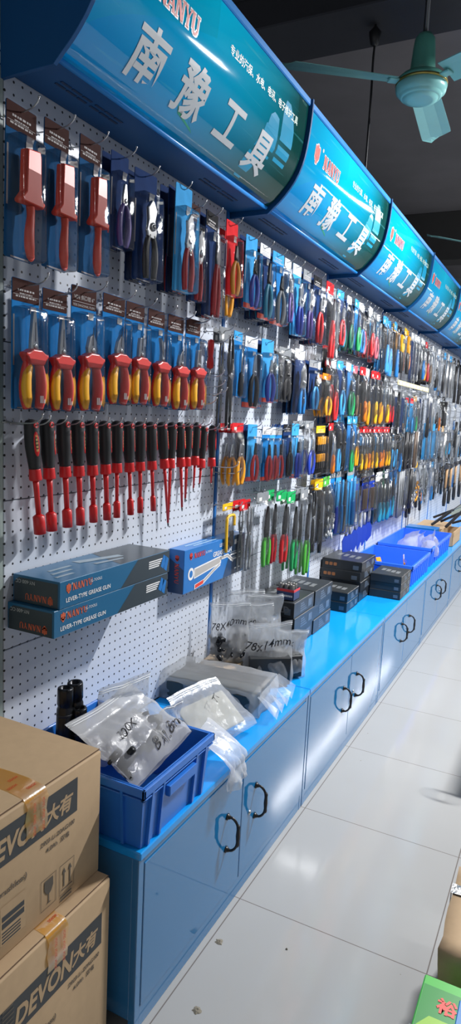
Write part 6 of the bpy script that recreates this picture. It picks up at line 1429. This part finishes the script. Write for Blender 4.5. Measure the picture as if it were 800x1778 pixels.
for k, (x, y, z, r1, a) in enumerate(((-1.08, 6.32, .66, .5, .9), (-1.02, 6.45, .68, .2, 1.05), (-.95, 6.28, .66, .55, .75), (-1.10, 6.52, .70, -.3, 1.1), (-.93, 6.55, .66, .1, 1.2))):
    t = thing('folding_saw', f'black and orange folding saw at the counter end, {ORD[k]} of the heap', 'saw', (x, y, z), r1, 'black and orange folding saws', 0, a)
    MB().plate(rrect(.030, .22, .012, 0, .09), -.010, .010, .004).build('handle', BLACK, t)
    MB().plate(rrect(.016, .10, .006, .0, .12), .009, .013, .002).build('orange_inlay', PM('orange'), t)
    MB().plate([(-.010, .195), (.012, .195), (.006, .34), (-.004, .35)], -.0012, .0012).build('blade', DSTEEL, t)
t = thing('saw_carton', 'brown cardboard box under the heap of folding saws', 'carton', (-.98, 6.26, zb), 0); MB().box((-.26, 0, 0), (0, .5, .125), .003).build('carton', KRAFT, t)
for k, (px, y, zt) in enumerate(((-1.10, 6.95, 1.14), (-1.10, 7.2, 1.14), (-1.10, 7.5, 1.15), (-1.10, 7.85, 1.15))):
    t = thing('hammer', f'wooden hammer with black grip hanging head up at the far end, {ORD[k]} from left', 'hammer', (px, y, zt), 0, 'hammers at the far end', .05 * (k - 1), 0)
    MB().sweep([(0, 0, .0), (0, 0, -.10), (0, 0, -.22)], [.016, .014, .013], 10, .8).build('wooden_shaft', WOOD, t)
    MB().sweep([(0, 0, -.20), (0, 0, -.26), (0, 0, -.34), (0, 0, -.38)], [.019, .021, .023, .017], 10, .8).build('grip', BLACK, t)
    MB().box((-.02, -.055, -.005), (.02, .055, .035), .006).build('head', DSTEEL, t)
    HKY = peg_hook(y, zt - .045, f'steel hook for the {ORD[k]} wooden hammer from the left')
for k, (y, zt, rx) in enumerate(((5.62, .98, .15), (5.78, 1.0, -.15), (6.0, 1.03, .05), (6.15, .98, .25))):
    t = thing('folding_saw', f'black tool with orange inlay hanging low above the farther tray, {ORD[k]} from left', 'saw', (-1.19, y, zt), 0, 'black tools above the farther tray', rx, 0)
    MB().plate(rrect(.040, .20, .014, 0, -.10), -.010, .010, .004).build('handle', BLACK, t); MB().plate(rrect(.014, .08, .005, 0, -.07), .009, .013, .002).build('orange_inlay', PM('orange'), t)
    MB().plate([(-.012, -.19), (.012, -.19), (.004, -.30), (-.006, -.30)], -.0012, .0012).build('blade', DSTEEL, t)
    peg_hook(y, zt - .006, f'steel hook for the {ORD[k]} black and orange tool from left')

t = thing('price_rail', 'pale yellow price rail running below the yellow wire strippers', 'price rail', (-1.165, 4.87, 1.832), 0)
MB().box((-.003, 0, 0), (.003, 1.12, .036), .002).build('rail_strip', mat('pale_yellow_rail', (.72, .64, .36), .45), t)
q = MB()
for k in range(9): q.box((.0032, .03 + .12 * k, .006), (.0042, .11 + .12 * k, .030))
q.build('price_card', WHITE, t)
q = MB()
for yy in (.02, 1.10): q.sweep([(0, yy, .018), (-.12, yy, .018)], .003, 6, ref=(0, 0, 1))
q.build('rail_arm', WIRE, t)
# ================================================================== cartons on the floor
INK = mat('carton_ink', (.050, .054, .058), .7); INKL = mat('carton_small_ink', (.10, .085, .07), .75)
TAPE = film('yellow_packing_tape', (.95, .72, .25), .0, .6, .3, .12, 18, (.85, .48, .06), .35)
TAPER = mat('tape_red_print', (.55, .09, .03), .4)
def cut_text(mb, s_, sz, fn, bold=.0): mb.text(s_, sz, fn, 0, 0, 0, bold)
def carton(label, x, y1, z0, dx, dy, dz, tape_y, band_z, variant):
    """shipping carton: printed side faces +x; y1 is its far end"""
    t = thing('shipping_carton', label, 'carton', (x, y1, z0), 0, 'brown shipping cartons'); U = .054 if variant else 0.0
    MB().box((-dx, -dy, 0), (0, 0, dz), .004, seg=2).build('carton_body', KRAFT, t)
    fl_ = MB().box((-dx, -dy, dz), (-.006, -dy * .5 - .001, dz + .004), .0015); fl_.box((-dx, -dy * .5 + .001, dz), (-.006, 0, dz + .004), .0015); fl_.build('top_flap', KRAFT, t)
    ed = MB()
    sd = random.random() * 9
    for k in range(60):
        y = -dy * k / 60; ed.box((-.0065 - .002 * abs(noise.noise((k * .7, sd, 0))), y - dy / 60, dz + .0005), (-.0055, y, dz + .0034))
    ed.build('corrugated_edge', KRAFTD, t)
    f = lambda u, v: Vector((.0007, u, v))
    b = MB(); b.add([f(-.085 + U, band_z), f(-.085 + U, band_z + .081), f(-dy + .14 + U, band_z + .081), f(-dy + .14 + U, band_z)], [[0, 1, 2, 3][::-1]])
    b.build('printed_band', INK, t)
    lt = MB(); g = lambda u, v: Vector((.0012, u + U, v))
    for k, c_ in enumerate('大有'): lt.text(c_, .044, lambda x, y, k=k: g(-.166 + .042 * k + x + y * .18, band_z + .036 + y), 0, 0, 0, .03)
    w, h = text_w('DEVON', .035)
    lt.text('DEVON', .060, lambda x, y: g(-.276 + x * .172 / (w * .06) + y * .18, band_z + .036 + y), 0, 0, 0, .035)
    lt.build('reversed_lettering', KRAFT, t)
    sm = MB(); bz = band_z - .020
    sm.text('2903-Li-20AG100', .0150, lambda x, y: g(-.148 + x + y * .1, bz + y), 0, 0, 0, .015)
    sm.text('4.0Ah  双电', .0150, lambda x, y: g(-.148 + x + y * .1, bz - .020 + y), 0, 0, 0, .012)
    # handling marks: glass and arrows
    for (u0, kind) in ((-.176, 'glass'), (-.117, 'arrows')):
        v0 = .062
        for lo, hi in (((-.024, -.036), (.024, -.035)), ((-.024, .035), (.024, .036)), ((-.024, -.036), (-.023, .036)), ((.023, -.036), (.024, .036))):
            sm.add([g(u0 + lo[0], v0 + lo[1]), g(u0 + hi[0], v0 + lo[1]), g(u0 + hi[0], v0 + hi[1]), g(u0 + lo[0], v0 + hi[1])], [[0, 1, 2, 3]])
        if kind == 'glass':
            ol = [(-.013, .030), (-.014, .010), (-.008, -.002), (-.0015, -.006), (-.0015, -.024), (-.009, -.027), (.009, -.027), (.0015, -.024), (.0015, -.006), (.008, -.002), (.014, .010), (.013, .030)]
            sm.add([g(u0 + a, v0 + c) for a, c in ol], [list(range(len(ol)))])
        else:
            for s in (-.010, .010):
                ol = [(-.0018, -.020), (.0018, -.020), (.0018, .012), (.006, .012), (0, .026), (-.006, .012), (-.0018, .012)]
                sm.add([g(u0 + s + a, v0 + c) for a, c in ol], [list(range(len(ol)))])
            sm.add([g(u0 - .018, v0 - .027), g(u0 + .018, v0 - .027), g(u0 + .018, v0 - .0245), g(u0 - .018, v0 - .0245)], [[0, 1, 2, 3]])
    for k in range(2): sm.add([g(u0 - .022, .010 + .008 * k), g(u0 + .016, .010 + .008 * k), g(u0 + .016, .014 + .008 * k), g(u0 - .022, .014 + .008 * k)], [[0, 1, 2, 3]])
    sm.text('(brushless)', .02, lambda x, y: g(-.285 + x + y * .1, bz - .040 + y), 0, 0, 0, .01)
    sm.build('small_print', INKL, t)
    tp = MB(); n = 14; hw = .031
    pts = [(-.005 - .30 * (1 - k / 6), dz + .0046) for k in range(7)] + [(.0022, dz - .004)] + [(.0022 + .0015 * math.sin(k * 2.1), dz - .004 - .082 * k / 6) for k in range(1, 7)]
    vs = []
    for i, (x_, z_) in enumerate(pts):
        wob = .003 * math.sin(i * 1.7)
        vs += [(x_, tape_y - hw + wob, z_), (x_ + (.004 if 8 < i < 12 else 0), tape_y + wob, z_), (x_, tape_y + hw + wob, z_)]
    tp.add(vs, [[3 * i + k, 3 * i + k + 1, 3 * i + 4 + k, 3 * i + 3 + k] for i in range(len(pts) - 1) for k in range(2)], 0, True)
    to = tp.build('packing_tape', TAPE, t)
    tx = MB()
    for k in range(5):
        for s in (-1, 1): tx.text('DEVON', .0105, lambda x, y, k=k, s=s: Vector((-.04 - .052 * k + y + .015 * s, tape_y + s * .012 + x * .7, dz + .0052)), 0, 0, 0, .02)
    for k in range(3):
        for s in (-1, 1): tx.text('DEVON', .0105, lambda x, y, k=k, s=s: Vector((.0055 + (.003), tape_y + s * .013 + y, dz - .020 - .026 * k + x * .6)), 0, 0, 0, .02)
    tx.build('tape_print', TAPER, to)
    if variant == 1:
        lb = MB(); lb.add([f(-.475, band_z + .005) + Vector((.001, 0, 0)), f(-.375, band_z + .005) + Vector((.001, 0, 0)), f(-.375, band_z + .09) + Vector((.001, 0, 0)), f(-.475, band_z + .09) + Vector((.001, 0, 0))], [[0, 1, 2, 3]])
        lo = lb.build('paper_label', mat('white_paper_label', (.60, .62, .66), .6), t)
        q = MB()
        for k in range(7): q.box((.0018, -.345, band_z + .078 - .010 * k), (.0022, -.345 + random.uniform(.02, .05), band_z + .081 - .010 * k))
        q.build('label_print', INKL, lo)
    else:
        lb = MB(); lb.add([g(-.315, .03), g(-.245, .03), g(-.245, .115), g(-.315, .115)], [[0, 1, 2, 3]]); lo = lb.build('paper_label', KRAFT, t)
        q = MB(); q.box((.0014, -.31, .082), (.0018, -.25, .093)); q.box((.0014, -.31, .066), (.0018, -.25, .078))
        for k in range(4): q.box((.0014, -.31, .034 + .007 * k), (.0018, -.26, .037 + .007 * k))
        q.build('label_print', INK, lo)
    return t
carton('brown shipping carton with dark lettering band, upper one at lower left', -.909, 1.200, .4662, .40, .66, .308, -.215, .203, 0)
carton('brown shipping carton with white label, lower one below the other carton', -.874, 1.200, .001, .42, .70, .46, -.186, .309, 1)

# things along the right side of the aisle
GRN = mat('bright_green_carton', (.06, .42, .05), .35, 0, .1, 0, 8); LIME = mat('lime_print', (.25, .50, .02), .4)
t = thing('green_carton', 'bright green printed carton at the bottom right corner', 'carton', (-.178, 1.50, .001), 0.0, None)
gx, gy, gz = .34, .30, .285
MB().box((0, -gy, 0), (gx, 0, gz), .003).build('carton_body', GRN, t)
q = MB(); q.box((.004, -gy * .55, gz), (gx - .004, -.030, gz + .0006)); q.build('dark_green_panel', mat('deep_green_print', (.015, .24, .03), .35), t)
q = MB(); q.add([(.008, -.150, gz + .001), (.075, -.165, gz + .001), (.085, -.115, gz + .001), (.03, -.115, gz + .001)], [[0, 1, 2, 3]]); q.build('lime_panel', LIME, t)
q = MB(); q.text('裕', .045, lambda x, y: Vector((.062 + x, -.075 + y, gz + .0016)), 0, 0, 0, .03); q.build('red_character', PRED, t)
q = MB(); q.text('电', .03, lambda x, y: Vector((.165 + x, -.05 + y, gz + .0016)), 0, 0, 0, .02); q.build('white_character', WHITE, t)
tp = MB(); n = 12; vs = []
for i in range(n):
    x = -.004 + (gx + .01) * i / (n - 1); z = gz + .0022 + .0015 * math.sin(i * 2.3)
    vs += [(x, -.205 + .004 * math.sin(i), z), (x, -.16 + .003 * math.cos(i * 1.3), z + .001)]
tp.add(vs, [[2 * i, 2 * i + 1, 2 * i + 3, 2 * i + 2] for i in range(n - 1)], 0, True); tp.build('clear_tape', BAGF, t)
t = thing('blue_carton', 'dark blue box standing on the green carton at the right frame edge', 'box', (-.088, 1.36, .288), 0); MB().box((0, -.25, 0), (.2, .0, .09), .002).build('carton', PM('blue'), t)
MB().box((-.0006, -.2, .03), (-.0001, -.05, .05)).build('white_print', WHITE, t)
t = thing('worn_carton', 'worn brown carton with silver tape at the right frame edge', 'carton', (-.163, 1.935, .001), 0.0)
bx = MB(); bm = bmesh.new(); bmesh.ops.create_cube(bm, size=1)
for v in bm.verts: v.co = Vector(((v.co.x + .5) * .36, (v.co.y - .5) * .36, (v.co.z + .5) * .30))
bmesh.ops.subdivide_edges(bm, edges=list(bm.edges), cuts=6, use_grid_fill=True)
for v in bm.verts:
    d = noise.noise_vector(v.co * 9) * .008; v.co += Vector((d.x if v.co.x > .01 or v.co.z > .05 else 0, d.y, abs(d.z) * -1 if v.co.z > .02 else 0))
bx.addbm(bm, 0, True); bx.build('carton_body', KRAFT, t)
q = MB(); vs = []
for i in range(12):
    y = -.128 + .016 * math.sin(i); x = -.006 + .03 * i; vs += [(x, -.14, .302 + .002 * math.sin(i * 2)), (x, -.10, .303 + .002 * math.cos(i * 2))]
q.add(vs, [[2 * i, 2 * i + 1, 2 * i + 3, 2 * i + 2] for i in range(11)], 0, True)
q.add([(-.0065, -.14, .16), (-.0065, -.10, .16), (-.006, -.10, .303), (-.006, -.14, .302)], [[0, 1, 2, 3]])
q.build('silver_tape', mat('silver_tape', (.62, .62, .62), .22, .9, .2, .8, 60), t)
t = thing('floor_stand', 'dark goods stand with wire loop just beyond the right frame edge', 'stand', (-.15, 3.02, .001), 0)
MB().box((.0, .0, .0), (.5, .7, .70), .01).build('stand_body', PM('grey'), t)
MB().sweep([(-.03 + .045 * math.cos(a), -.03 + .035 * math.sin(a), .66) for a in [2 * math.pi * i / 20 for i in range(21)]], .004, 6, ref=(0, 0, 1), caps=False).build('wire_loop', WIRE, t)
